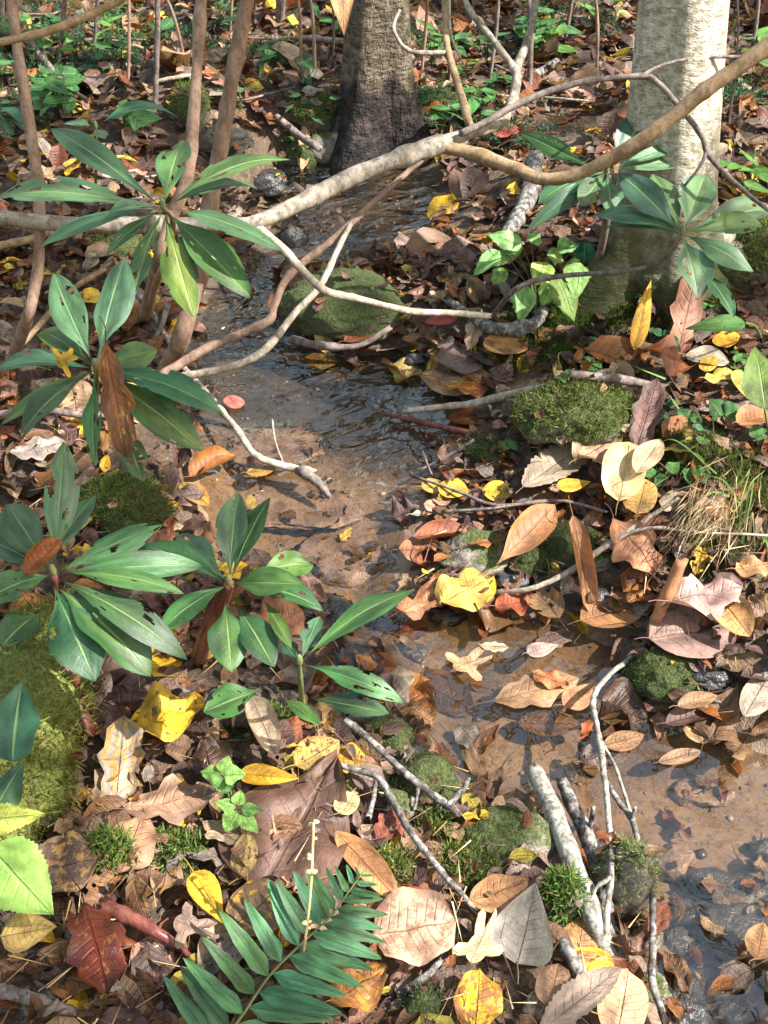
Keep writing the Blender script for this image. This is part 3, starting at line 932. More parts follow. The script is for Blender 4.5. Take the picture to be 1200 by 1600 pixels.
rock(1048, 1352, 76, 62, M_ROCK_PINK, 'brown stone under water right of the half mossy stone', name='stone', cat='stone', flat=.3)
rock(1098, 1240, 90, 50, M_ROCK_PINK, 'flat brown stone under water near the right edge of the pool', name='stone', cat='stone', flat=.4)
rock(1090, 1545, 120, 60, M_ROCK_DARK, 'low dark stone in the shallows at the bottom right corner', name='stone', cat='stone', flat=.3, lift=.4)
rock(764, 706, 76, 52, M_ROCK_MOSS, 'small dark moss lump at the water edge left of the sunlit hump', moss=1400, mcol=(.03, .07, .02), mlen=.008)
rock(1172, 405, 130, 105, M_ROCK_MOSS, 'moss covered mound right of the pale trunk', moss=3500, mcol=(.12, .14, .03), mlen=.014)
rock(184, 1352, 64, 72, M_ROCK_MOSS, 'small bright moss tuft between brown leaves near the left edge', moss=2200, mcol=(.10, .15, .03), mlen=.014)
rock(272, 1338, 80, 56, M_ROCK_MOSS, 'moss tuft showing between leaves left of the huge dark leaf', moss=2000, mcol=(.09, .14, .03), mlen=.014)
rock(405, 1130, 80, 44, M_ROCK_MOSS, 'low moss tuft under the lone green leaf near the centre left', moss=1500, mcol=(.08, .13, .025), mlen=.013)
rock(505, 1250, 70, 60, M_ROCK_MOSS, 'moss strip between the huge dark leaf and the forked grey stick', moss=1800, mcol=(.07, .10, .02), mlen=.011)
rock(186, 392, 96, 54, M_ROCK_MOSS, 'olive moss mound behind the upper left rhododendron leaves', moss=1400, mcol=(.10, .11, .02))
rock(456, 374, 44, 44, M_ROCK_DARK, 'dark stone at the left waterline above the bend', name='stone', cat='stone')
rock(398, 458, 112, 40, M_ROCK_DARK, 'flat dark stone awash left of the big mossy rock', name='stone', cat='stone', flat=.4)
rock(660, 1575, 70, 60, M_ROCK_MOSS, 'dark mossy stone among leaves at the bottom edge', moss=800, mcol=(.06, .09, .04), mlen=.007)
rock(560, 862, 170, 100, M_ROCK_PINK, 'flat brown rock slab just under the water at the lip of the upper pool', name='rock_slab', cat='rock', flat=.72, rough=.35)
rock(470, 790, 190, 84, M_ROCK_PINK, 'long brown rock slab just under the water on the left side', name='rock_slab', cat='rock', flat=.72, rough=.35)
rock(430, 700, 150, 90, M_ROCK_PINK, 'pale brown flat rock under rippled water in the upper pool', name='rock_slab', cat='rock', flat=.74, rough=.3)
rock(700, 962, 60, 34, M_ROCK_DARK, 'dark pebble in the riffle left of the orange leaf', name='stone', cat='stone')
rock(640, 1020, 56, 36, M_ROCK_DARK, 'small dark stone at the left side of the riffle', name='stone', cat='stone')
rock(935, 940, 52, 44, M_ROCK_DARK, 'smooth round dark stone among leaves left of the upright brown stick', name='stone', cat='stone', rough=.08)
rock(335, 222, 110, 46, rock_material('hollow_shade_earth', (.012, .01, .008), (.04, .03, .023), .05, wet=.05), 'shade-darkened earth and stone ledge overhanging the hollow at the stream head', name='stone_ledge', cat='rock', moss=1500, mcol=(.045, .05, .016), mlen=.009, rough=.5)  # near-black earth colour stands in for the shade of the hollow
rock(300, 175, 60, 90, M_ROCK_MOSS, 'tall mossy stump behind the thin brown stems', name='mossy_stump', cat='stump', moss=1500, mcol=(.10, .12, .02), yr=1)
rock(500, 186, 74, 66, M_ROCK_MOSS, 'moss cushion on the left root of the brown trunk', moss=2200, mcol=(.11, .13, .02), mlen=.010)
rock(700, 165, 90, 50, M_ROCK_MOSS, 'dull green moss mound right of the brown trunk', moss=1400, mcol=(.05, .065, .02), mlen=.013)

for i, (px, py, w, h, m) in enumerate([(575, 1120, 60, 44, 0), (640, 1190, 70, 50, 0), (700, 1265, 64, 40, 0), (735, 1292, 50, 36, 1), (620, 1262, 60, 46, 1), (570, 1212, 56, 40, 1), (690, 1350, 60, 40, 0), (800, 905, 60, 36, 0), (860, 915, 56, 36, 0),
                                      (700, 905, 60, 36, 1), (935, 880, 54, 40, 1), (1000, 1010, 50, 30, 0), (1115, 1055, 70, 44, 0), (1060, 1475, 70, 46, 0), (1130, 1585, 120, 60, 0), (1185, 1400, 60, 50, 0), (1020, 1545, 56, 40, 1), (655, 560, 50, 26, 0), (690, 690, 44, 28, 0), (485, 385, 40, 26, 0), (600, 975, 50, 34, 0), (490, 960, 56, 40, 0), (1075, 1430, 60, 44, 0), (1100, 1500, 80, 54, 0), (1190, 1530, 80, 60, 0), (1070, 1590, 70, 50, 0), (1160, 1560, 60, 40, 1), (1195, 1330, 50, 36, 0), (1010, 1470, 50, 40, 1)]):
    rock(px, py, w, h, M_ROCK_HALF if m else M_ROCK_DARK, auto_label(['black wet', 'brown half mossy'][m], 'stone', px, py), name='stone', cat='stone', moss=260 if m else 0, mcol=(.05, .07, .015), mlen=.005, rough=.4, flat=.1, lift=.15, group='wet stones along the water edge')
# the mossy log at the left edge
lp = [gpt(70, 1030, .0), gpt(42, 1110, .02), gpt(22, 1210, .02), gpt(-10, 1330, -.01)]
lg = [np.array(p) for p in lp]
LV, LF, LA = tube([lg[0] + np.array([.02, .10, -.03])] + lg, [.04, .062, .068, .066, .05], 26, 12, .05, 4)
LV = LV + .012 * np.array([[mnoise.noise(Vector(v * 14)), mnoise.noise(Vector(v * 14 + 5)), mnoise.noise(Vector(v * 14 + 9))] for v in LV])
log = tag(mk('mossy_log', LV, LF, M_ROCK_BRIGHT, loc=lg[2], attrs=LA), 'log thickly covered in yellow green moss at the left edge', 'log')
cen = np.repeat(np.array([LV[i * 26:(i + 1) * 26].mean(0) for i in range((len(LV) - 2) // 26)]), 26, 0)
LN = LV[:-2] - cen; LN /= np.linalg.norm(LN, axis=1)[:, None]
moss_on(LV[:-2], LN, LN[:, 2] > -.25, 9000, .017, .0032, np.array([.15, .16, .035]), log)
for q in [(50, 1070, 150, 90), (30, 1160, 150, 120), (10, 1250, 130, 120)]: ROCKPX.append(q)

# moss creeping over the ground of the right bank
def ground_moss(spots, n, col, label):
    Ps = []
    for px, py, r in spots:
        c = gpt(px, py); rr = r * ((c - CAM) @ FW) / FPX
        k = int(n * (r / 60.0) ** 2)
        u = rng.normal(size=(k, 2)) * .5
        x = c[0] + u[:, 0] * rr; y = c[1] + u[:, 1] * rr
        Ps.append(np.column_stack([x, y, H(x, y) + .004 + .012 * np.exp(-(u ** 2).sum(1))]))
    P = np.vstack(Ps)
    D = np.array([0, 0, 1.0]) + rng.normal(size=(len(P), 3)) * .55
    v, f, a = tri_blades(P, D, .014 * rng.uniform(.6, 1.4, len(P)), .003, np.array(col), .35)
    o = mk('ground_moss', v, f, M_BLADE, loc=P[0], attrs=a)
    return tag(o, label, 'moss', kind='stuff')
ground_moss([(850, 510, 60), (900, 500, 60), (880, 560, 40), (960, 470, 70), (1040, 460, 70), (1090, 480, 50), (800, 560, 40)], 2200, (.055, .085, .015), 'dark green moss carpeting the ground below the pale trunk')
ground_moss([(1080, 715, 60), (1160, 740, 50), (1190, 790, 50), (1050, 690, 40), (1100, 860, 50), (1190, 830, 40)], 2200, (.09, .10, .025), 'olive moss carpeting the bank behind the grass tuft')

# ------------------------------------------------------------------ branches and sticks
def path(pts):
    out = []
    for px, py, d in pts:
        out.append(gpt(px, py, d, water=True) if d < .5 else P3(px, py, d))
    return np.array(out)
def stem_part(pts, wpx, mat, parent=None, name='branch', sides=10, sub=6, wob=.05, loc=None, rough=.0):
    P = path(pts)
    dep = (P - CAM) @ FW
    w = np.interp(np.linspace(0, 1, len(P)), np.linspace(0, 1, len(wpx)), wpx)
    V, F, A = tube(P, w * .5 * dep / FPX, sides, sub, wob, int(abs(pts[0][0])) + 3)
    if rough:
        V = V + rough * np.array([[mnoise.noise(Vector(v * 60)), mnoise.noise(Vector(v * 60 + 5)), mnoise.noise(Vector(v * 60 + 9))] for v in V])
    return mk(name, V, F, mat, parent, loc=(P[0] if loc is None else loc), attrs=A)
def stick(name, label, cat, pts, wpx, mat, forks=(), group=None, sides=8, wob=.06, rough=.0012, sub=6):
    b = path(pts)[0]
    if not forks:
        return tag(stem_part(pts, wpx, mat, None, name, sides, sub, wob, rough=rough), label, cat, group)
    t = thing(name, label, cat, b, group)
    stem_part(pts, wpx, mat, t, 'main_stem', sides, sub, wob, rough=rough)
    if sides >= 12:
        dep0 = [p for p in pts]
        for i in range(3):
            a_, b_ = random.choice(list(zip(pts[:-1], pts[1:])))
            if a_[2] < .5 or b_[2] < .5: continue
            u = random.random(); m_ = [a_[k] * (1 - u) + b_[k] * u for k in range(3)]
            an = random.uniform(0, 6.28); ln = random.uniform(16, 44)
            stem_part([tuple(m_), (m_[0] + ln * .5 * math.cos(an), m_[1] - ln * .5 * math.sin(an), m_[2] - .01), (m_[0] + ln * math.cos(an + .3), m_[1] - ln * math.sin(an + .3), m_[2] - .015)], [7, 5, 4], mat, t, 'twig_stub', 6, 3, .08)
    for f in forks:
        stem_part(f[0], f[1], f[2] if len(f) > 2 else mat, t, 'fork', max(6, sides - 2), sub, wob, rough=rough)
    return t

stick('rhododendron_branch', 'long grey branch arching across the stream head and forking on the right', 'branch',
      [(-420, 300, 1.9), (-200, 318, 1.92), (-60, 332, 1.95), (0, 340, 1.97), (100, 350, 2.0), (220, 352, 2.03), (330, 352, 2.05), (400, 347, 2.07), (480, 312, 2.1), (560, 272, 2.13), (640, 242, 2.15), (700, 221, 2.17)], [25, 24, 25, 30], M_BR_GREY,
      [([(690, 229, 2.17), (740, 240, 2.16), (800, 262, 2.13), (850, 280, 2.10), (900, 273, 2.08), (950, 250, 2.05), (1000, 221, 2.02), (1050, 184, 2.0), (1100, 142, 1.97), (1150, 108, 1.95), (1200, 72, 1.93), (1270, 25, 1.9), (1400, -70, 1.86), (1560, -220, 1.8)], [20, 20, 22, 27, 26], M_BR_OLIVE),
       ([(694, 222, 2.17), (740, 206, 2.18), (780, 192, 2.2), (799, 165, 2.22), (807, 128, 2.23), (808, 104, 2.24), (822, 70, 2.26), (833, 25, 2.28), (842, -40, 2.3)], [22, 17, 15, 13, 11], M_BR_GREY),
       ([(806, 112, 2.24), (795, 95, 2.24), (765, 56, 2.25), (732, 12, 2.26), (715, -40, 2.3)], [12, 10, 9], M_BR_GREY),
       ([(735, 200, 2.19), (718, 140, 2.24), (700, 80, 2.27), (696, 30, 2.3), (694, -40, 2.33)], [13, 11, 10], M_BR_OLIVE),
       ([(700, 82, 2.27), (650, 82, 2.26), (628, 70, 2.26), (615, 42, 2.26), (625, 15, 2.26)], [8, 6, 5], M_BR_GREY),
       ([(720, 208, 2.15), (760, 190, 2.15), (815, 160, 2.15), (900, 130, 2.15), (1000, 119, 2.15), (1028, 130, 2.14), (1060, 165, 2.12), (1095, 210, 2.1), (1110, 247, 2.1), (1165, 300, 2.08), (1200, 328, 2.06), (1290, 380, 2.04)], [11, 10, 9, 8, 6], M_BR_DARK),
       ([(1000, 119, 2.15), (1040, 100, 2.16), (1100, 90, 2.18), (1210, 88, 2.2)], [6, 5, 5], M_BR_DARK),
       ([(1105, 235, 2.1), (1092, 262, 2.1), (1070, 290, 2.12)], [6, 4], M_BR_DARK),
       ([(395, 350, 2.07), (440, 388, 2.08), (478, 428, 2.1), (510, 455, 2.1), (560, 467, 2.12), (640, 486, 2.14), (700, 489, 2.16), (765, 494, 2.18)], [16, 13, 12, 10, 9], M_BR_PALE)], sides=14, wob=.03)
stick('rhododendron_shrub', 'upright brown stem nearest the head of the hollow, leaning to the left foot', 'shrub',
      [(255, 590, 0.0), (282, 530, 2.25), (302, 460, 2.2), (318, 400, 2.16), (330, 310, 2.1), (346, 220, 2.05), (365, 110, 2.0), (386, 0, 1.95), (400, -70, 1.9)], [30, 26, 24, 23, 22], M_BR_BROWN,
      [([(250, 588, 2.26), (330, 541, 2.26), (415, 504, 2.25), (428, 480, 2.25), (452, 430, 2.25), (520, 374, 2.25), (585, 315, 2.26), (640, 266, 2.27), (668, 246, 2.28)], [15, 14, 12, 10, 6]),
       ([(262, 592, 2.24), (350, 576, 2.22), (410, 550, 2.2), (460, 490, 2.2), (500, 447, 2.2), (530, 385, 2.22), (548, 350, 2.24)], [13, 12, 11, 7], M_BR_PALE)], sides=12, wob=.03)
stick('rhododendron_shrub', 'upright brown stem just left of the tallest one, topped by no leaves in view', 'shrub',
      [(225, 500, 0.0), (245, 420, 2.0), (268, 340, 1.95), (292, 280, 1.93), (301, 200, 1.92), (308, 100, 1.9), (314, 0, 1.88), (316, -60, 1.86)], [20, 20, 19, 19], M_BR_BROWN, sides=12, wob=.03)
stick('rhododendron_shrub', 'crooked brown stem near the left edge bending down to the ground', 'shrub',
      [(14, 575, 0.0), (40, 505, 2.1), (58, 430, 2.05), (62, 340, 2.0), (56, 260, 1.97), (42, 170, 1.95), (28, 80, 1.92), (18, 0, 1.9), (12, -60, 1.88)], [19, 18, 17, 17], M_BR_BROWN, sides=12, wob=.04)
stick('bare_branch', 'bare grey brown branch crossing the top left corner', 'branch',
      [(-350, 130, 1.5), (-200, 110, 1.55), (-60, 80, 1.6), (0, 66, 1.6), (70, 50, 1.62), (130, 27, 1.65), (190, -2, 1.68), (260, -50, 1.7)], [15, 13, 11], M_BR_OLIVE, sides=12, wob=.03)
stick('fallen_stick', 'pale thin stick entering from the left edge below the grey branch', 'stick', [(-40, 400, .05), (0, 384, .05), (55, 372, .05), (100, 352, .04)], [15, 12], M_BR_OLIVE)
stick('fallen_stick', 'grey stick lying from the brown stems down into the upper pool', 'stick',
      [(285, 572, .06), (325, 617, .05), (368, 668, .04), (398, 710, .03), (440, 727, .015), (490, 737, .01)], [9, 11, 11, 12], M_BR_PALE, [([(425, 655, .05), (430, 690, .03), (442, 722, .015)], [3, 3])])
stick('fallen_stick', 'black wet stick end at the left waterline below the upper pool', 'stick', [(470, 735, .012), (495, 752, .015), (515, 776, .01)], [18, 16, 8], M_BR_DARK)
stick('fallen_stick', 'dark grey stick beneath the yellowing rhododendron leaf', 'stick', [(212, 455, .08), (238, 492, .05), (265, 537, .02)], [11, 10], M_LICHEN)
stick('fallen_stick', 'short dark stick beside the thick foot of the brown stem', 'stick', [(262, 478, .08), (252, 510, .05), (240, 530, .02)], [9, 8], M_BR_DARK)
stick('fallen_stick', 'pale stick standing across the left leaves at the second whorl', 'stick', [(10, 565, .02), (60, 510, .06), (110, 455, .1), (165, 420, .12)], [10, 8], M_BR_OLIVE)
stick('fallen_stick', 'brown stick lying across the left edge behind the second whorl', 'stick', [(-20, 650, .04), (60, 640, .05), (130, 648, .05), (215, 645, .03)], [13, 12, 10], M_BR_DARK)
stick('dead_stick', 'thick pale dead stick leaning over the pool, the widest of the bunch', 'stick',
      [(832, 1200, .075), (862, 1262, .075), (896, 1350, .07), (925, 1425, .05), (950, 1492, .02)], [25, 29, 30, 32, 30], M_BIRCH, sides=16, wob=.025, rough=.002)
stick('dead_stick', 'blackened grey stick leaning beside the thick pale one', 'stick',
      [(878, 1220, .05), (893, 1255, .055), (915, 1300, .05), (938, 1370, .045), (950, 1440, .03), (962, 1495, .01)], [17, 22, 24, 26, 26], M_LICHEN,
      [([(922, 1290, .06), (925, 1275, .08), (928, 1262, .10)], [9, 6])], sides=14, wob=.04, rough=.002)
stick('dead_stick', 'thin grey forked twig standing in front of the leaning sticks', 'twig',
      [(1012, 1000, .01), (985, 1027, .02), (945, 1062, .04), (926, 1095, .06), (934, 1140, .07), (943, 1200, .09), (952, 1290, .1), (956, 1360, .09), (948, 1430, .06), (944, 1500, .02)], [8, 8, 10, 10, 9, 10, 10], M_BIRCH,
      [([(953, 1370, .09), (935, 1385, .08), (925, 1396, .07)], [8, 6]), ([(934, 1150, .07), (960, 1195, .06), (985, 1270, .05)], [6, 5])], sides=8, rough=.002)
stick('dead_stick', 'dark thin crooked twig running down the right of the half mossy stone', 'twig',
      [(944, 1215, .06), (965, 1250, .06), (988, 1282, .06), (1000, 1335, .07), (1018, 1385, .06), (1020, 1460, .05), (1019, 1530, .04), (1032, 1575, .03), (1048, 1625, .02)], [9, 10, 9, 11, 13, 12], M_LICHEN,
      [([(988, 1282, .06), (991, 1268, .07), (993, 1262, .08)], [8, 5])])
stick('dead_stick', 'short charred stub poking out of the leaves below the leaning sticks', 'stick', [(880, 1475, .04), (895, 1500, .035), (912, 1535, .01)], [20, 22, 20], M_LICHEN, sides=12)
stick('fallen_stick', 'grey lichen covered stick slanting across the leaves beside the pool', 'stick',
      [(522, 1194, .05), (560, 1204, .05), (590, 1214, .05), (615, 1255, .05), (645, 1305, .05), (690, 1362, .045), (745, 1422, .03)], [9, 11, 12, 11, 10, 8], M_LICHEN, [([(590, 1214, .05), (582, 1250, .03), (572, 1290, .01)], [10, 10, 12])], sides=10, rough=.002)
stick('fallen_stick', 'grey stick above the lichen covered one, ending in a splintered twig', 'stick',
      [(540, 1125, .06), (580, 1158, .055), (630, 1205, .05), (680, 1245, .05), (718, 1272, .05)], [12, 11, 11, 10], M_LICHEN, [([(655, 1222, .05), (650, 1250, .04), (646, 1265, .03)], [7, 5]), ([(700, 1258, .05), (722, 1235, .07), (732, 1215, .09)], [12, 7])], sides=10, rough=.002)
stick('fallen_stick', 'thin grey stick rising from the riffle over the mossy stone to the right', 'stick',
      [(775, 925, .02), (830, 920, .05), (890, 893, .06), (950, 850, .07), (1005, 815, .07), (1060, 778, .08)], [8, 10, 10, 8, 6], M_BR_PALE, [([(950, 850, .07), (1010, 825, .08), (1090, 832, .08), (1200, 836, .08)], [6, 5, 4])])
stick('fallen_stick', 'dark stick pointing from the right bank out over the upper pool', 'stick',
      [(865, 603, .05), (800, 616, .05), (740, 630, .045), (690, 636, .03), (630, 643, .015)], [15, 12, 11, 9], M_BR_PALE)
stick('fallen_stick', 'straight reddish stick at the water edge below the dark pointing stick', 'stick', [(602, 646, .012), (660, 660, .02), (760, 683, .035)], [6, 9, 10], M_STEM_RED)
stick('fallen_stick', 'thin twig at the water edge in front of the dark moss lump', 'twig', [(655, 735, .01), (700, 712, .03), (740, 688, .05)], [4, 6, 5], M_BR_DARK, [([(660, 705, .03), (668, 725, .02), (676, 745, .01)], [4, 3])])
stick('fallen_stick', 'long thin twigs lying over the leaves below the yellow leaves', 'twig', [(650, 745, .02), (720, 770, .04), (780, 790, .04), (870, 782, .04), (950, 800, .04)], [4, 6, 5], M_BR_DARK, [([(690, 800, .03), (760, 795, .04), (830, 785, .04)], [6, 4])])
stick('fallen_stick', 'brown stick lying behind the rounded mossy hump', 'stick', [(890, 585, .05), (960, 592, .05), (1040, 605, .05)], [16, 14, 10], M_BR_DARK)
stick('fallen_stick', 'mossy grey stick lying against the far right bank below the nettle plant', 'stick', [(700, 470, .04), (770, 512, .05), (830, 508, .05), (850, 485, .06)], [12, 22, 20], M_LICHEN)
stick('fallen_stick', 'grey stick lying before the big midstream rock', 'stick', [(455, 530, .03), (500, 540, .04), (560, 540, .045), (610, 512, .06)], [14, 12, 8], M_BR_DARK)
stick('fallen_stick', 'pale birch limb lying on the bank behind the fork of the branch', 'stick', [(835, 250, .06), (830, 295, .05), (812, 335, .04), (790, 370, .03)], [26, 26, 24], M_LICHEN, sides=12)
stick('fallen_stick', 'stout dark stick lying behind the brown trunk', 'stick', [(405, 70, .03), (470, 60, .05), (540, 66, .05)], [7, 9, 12], M_BR_DARK)
stick('fallen_stick', 'dark slanting stick on the slope behind the crooked stem', 'stick', [(40, 55, .1), (70, 95, .06), (110, 140, .03), (150, 165, .0)], [10, 10, 8], M_BR_DARK)
stick('fallen_stick', 'pale thin stick lying on the leaves between the left saplings', 'stick', [(243, 128, .04), (270, 122, .05), (300, 117, .05)], [7, 6], M_BR_PALE)
stick('fallen_stick', 'half white snapped stick resting on the yellowish stone', 'stick', [(430, 180, .08), (465, 210, .08), (500, 233, .08)], [9, 12, 10], M_BR_DARK)
stick('fallen_stick', 'grey mottled stick lying on the hillside near the thin dark sapling', 'stick', [(800, 130, .03), (845, 112, .04), (870, 95, .03)], [8, 12, 10], M_LICHEN)
stick('fallen_stick', 'dark reddish stem sunk in the leaves behind the mossy log', 'stick', [(95, 1020, .09), (115, 1080, .06), (135, 1150, .03)], [26, 30, 28], M_STEM_RED, sides=12)
stick('fallen_stick', 'glossy dark red stem crossing the leaves above the fern', 'stick', [(160, 1415, .04), (205, 1435, .045), (250, 1460, .045), (285, 1485, .03), (300, 1500, .02)], [22, 20, 14, 8], M_STEM_RED, sides=12)
stick('fallen_stick', 'dark stick lying in the bottom left corner', 'stick', [(-20, 1545, .03), (50, 1560, .04), (115, 1585, .02)], [24, 22, 20], M_BR_DARK, sides=10)
stick('fallen_stick', 'thin dark twig at the bottom edge between leaves', 'twig', [(635, 1545, .03), (665, 1525, .04), (690, 1500, .03)], [12, 10], M_LICHEN)
stick('hanging_twig', 'pale crooked twig dangling over the dark hollow', 'twig', [(420, 108, 3.6), (412, 160, 3.6), (400, 190, 3.6), (402, 210, 3.6), (413, 232, 3.6)], [5, 6, 5], M_BR_PALE, [([(411, 162, 3.6), (405, 200, 3.6), (394, 233, 3.6)], [4, 3])])
stick('hanging_twig', 'thin pale twig leaning against the right of the brown trunk', 'twig', [(616, 222, .01), (630, 165, 3.5), (640, 110, 3.5), (641, 90, 3.5)], [6, 6, 5], M_BR_BROWN)
stick('fallen_stick', 'white thin twig hanging right of the brown trunk', 'twig', [(702, -10, 2.6), (704, 50, 2.6), (712, 75, 2.6), (724, 100, 2.6)], [4, 4, 3], M_BR_PALE)

for i in range(26):
    px, py = random.uniform(0, 1200), random.uniform(15, 330)
    if 480 < px < 690 or 930 < px < 1130: continue
    an = random.uniform(-.5, .5) + (math.pi if random.random() < .5 else 0); ln = random.uniform(40, 120)
    pp = [(px + ln * t_ * math.cos(an), py - ln * t_ * .45 * math.sin(an) + random.gauss(0, 3), random.uniform(.02, .06)) for t_ in (0, .35, .7, 1)]
    stick('fallen_twig', auto_label(["thin dark", "thin pale", "slim brown"][i % 3], 'twig on the upper slope', px, py), 'twig', pp, [5, 4, 2.5], [M_BR_DARK, M_BR_PALE, M_BR_BROWN][i % 3], sides=6, sub=4, group='twigs strewn over the upper slope')
# thin saplings at the top
sap = [((238, 168), (246, -60), 9, 'dark sapling with a pale flaking base left of the brown stems'), ((196, 150), (200, -60), 5, 'very thin sapling left of the flaking one'),
       ((434, 42), (436, -60), 15, 'stout short seen sapling at the top between the brown stems and the trunk'), ((470, 120), (458, -50), 5, 'thin dark stem left of the brown trunk'), ((492, 128), (476, -50), 5, 'thin dark stem closest to the brown trunk on its left'),
       ((828, 148), (818, -60), 9, 'straight dark sapling right of the branch fork'), ((760, 150), (782, -60), 6, 'thin slanting dark stem behind the branch fork'), ((-4, 55), (2, -60), 12, 'dark sapling cut off by the top left corner'), ((292, 95), (236, -40), 5, 'thin leaning stem behind the left brown stem'),
       ((140, 90), (158, -60), 6, 'slim dark stem left of the two flaking saplings'), ((655, 130), (668, -60), 5, 'slim dark stem close to the brown trunk on its right'), ((880, 70), (896, -60), 7, 'thin brown stem midway between the trunks and the pale one'), ((935, 120), (918, -60), 5, 'thin stem standing just left of the pale trunk'), ((1168, 120), (1185, -60), 6, 'thin dark stem right of the pale trunk'), ((355, 60), (362, -60), 5, 'thin stem between the two tall brown stems'), ((85, 120), (108, -60), 7, 'dark stem right of the crooked brown stem'), ((520, 105), (512, -60), 4, 'finest stem beside the brown trunk'), ((1140, 200), (1150, -40), 4, 'finest stem beside the right edge of the pale trunk')]
for b, e, w, lab in sap:
    B = gpt(*b); dep = (B - CAM) @ FW
    E = P3(e[0], e[1], dep * .97 - .1)
    r = w * .5 * dep / FPX
    M = (B + E) / 2 + np.array([.01, 0, .02])
    V, F, A = tube([B - np.array([0, 0, .05]), M, E, E + (E - M) * 1.5], [r, r * .95, r * .85, r * .5], 8, 6, .05, int(w))
    tag(mk('sapling', V, F, M_BR_DARK if w != 5 else M_BR_BROWN, loc=B, attrs=A), lab, 'sapling', 'thin saplings on the upper slope')

# ------------------------------------------------------------------ rhododendron shoots
G_MID = np.array([.045, .135, .045]); G_BLUE = np.array([.058, .145, .080]); G_YEL = np.array([.17, .20, .03])
SPOTB = (.16, .10, .04)

def eat(F, V, luv, amount, seed):
    """insect holes and ragged edges"""
    r = np.random.default_rng(abs(int(seed)))
    c = luv[F].mean(1)
    o = r.uniform(0, 50, 3)
    nz = np.array([mnoise.noise(Vector((s * 7 + o[0], t * 2.2 + o[1], o[2]))) for s, t, _ in c])
    edge = np.abs(c[:, 1])
    hole = (nz + .28 * edge > .70 - amount) & (edge > .12) & (c[:, 0] > .12)
    return F[~hole]

def rleaf(parent, B, T, width, nrm, col=None, dmg=0.0, yel=0.0, sag=.35, seed=0, name='leaf', mat=None, kind='lance', wave=.05, fold=.12, kc=0.0, ns=44, nt=17, serr=0, nserr=14, petiole=.07, spot=SPOTB, amt=.18):
    B = np.asarray(B); T = np.asarray(T)
    L = np.linalg.norm(T - B)
    rg = np.random.default_rng(abs(int(seed)))
    c0 = G_MID if col is None else np.asarray(col)
    kc = kc + rg.normal() * .3
    sag = sag * rg.uniform(.6, 1.8)
    V, F, luv = leaf(L * (1 + sag * sag / 24), width, kind, ns, nt, kc=kc, wave=wave, fold=fold, crumple=.018, seed=seed, serr=serr, nserr=nserr, twist=rg.normal() * .3)
    # arch: lift the middle, drop the tip
    V[:, 2] += sag * L * .5 * (luv[:, 0] - luv[:, 0] ** 2) * 1.0 - sag * L * .12 * luv[:, 0] ** 4
    if dmg > 0:
        F = eat(F, V, luv, dmg, seed + 3)
    tone = c0 * (1 + .20 * np.clip(rg.normal(), -1.5, 1.5)) * (1 + np.array([.25, .0, -.25]) * rg.uniform(-.5, 1))
    cc = np.tile(tone, (len(luv), 1))
    if yel > 0:
        k = np.clip((1.1 - np.abs(luv[:, 1]) * .9 - (1 - luv[:, 0]) * .25) * yel, 0, 1)[:, None]
        cc = cc * (1 - k) + G_YEL * k
    W = place(V, B, T - B, nrm)
    used = np.unique(F); mp = np.zeros(len(W), int); mp[used] = np.arange(len(used))
    at = lattrs(luv, cc, rg.uniform(), spot, amt)
    return mk(name, W[used], mp[F], mat or M_GREEN, parent, attrs={k: v[used] for k, v in at.items()})

def whorl(label, cx, cy, d, leaves, stem=None, L=.17, col=None, name='rhododendron_shoot', stem_w=12, stem_mat=None, up=(0, -.30, .95), group=None):
    C0 = P3(cx, cy, d)
    t = thing(name, label, 'shrub shoot', C0, group)
    rg = np.random.default_rng(abs(int(cx * 3 + cy)))
    if stem:
        pts = [(cx, cy, d)] + stem
        stem_part(pts, [stem_w * .7, stem_w, stem_w], stem_mat or M_STEM_GREEN, t, 'stem', 8, 6, .05)
    for i, lf in enumerate(leaves):
        tx, ty, w = lf[:3]; o = lf[3] if len(lf) > 3 else {}
        bx, by = o.get('base', (cx, cy))
        bd = o.get('bd', d)
        B = P3(bx, by, bd)
        dx, dy = tx - bx, ty - by
        proj = math.hypot(dx, dy) * bd / FPX
        Lt = max(o.get('L', L), proj * 1.02)
        off = min(math.sqrt(max(Lt * Lt - proj * proj, 0)), .62 * Lt)
        sg = o.get('k', 1.0 if dy < 0 else -.8)
        T = P3(tx, ty, bd + off * sg)
        if 'base' not in o:
            B = B + unit(T - B) * .006
        n = np.array(up) + rg.normal(size=3) * .17
        if 'n' in o: n = np.array(o['n'])
        rleaf(t, B, T, w * (bd + off * sg * .5) / FPX * rg.uniform(.86, 1.04), n, o.get('c', col), o.get('dmg', rg.choice([0, 0, .05, .12])), o.get('yel', rg.choice([0, 0, .12, .28])), o.get('sag', .36 if abs(dy) < abs(dx) else .18), seed=i + int(cx), wave=o.get('wave', .035), kind=o.get('kind', 'lance'), amt=o.get('amt', rg.uniform(.05, .4)))
    # bud in the middle
    bv, bf = ico(2)
    ax = unit(np.array([0, -.1, 1]))
    mk('bud', bv * np.array([.005, .005, .012]) + C0 + ax * .006, bf, M_STEM_GREEN, t)
    return t

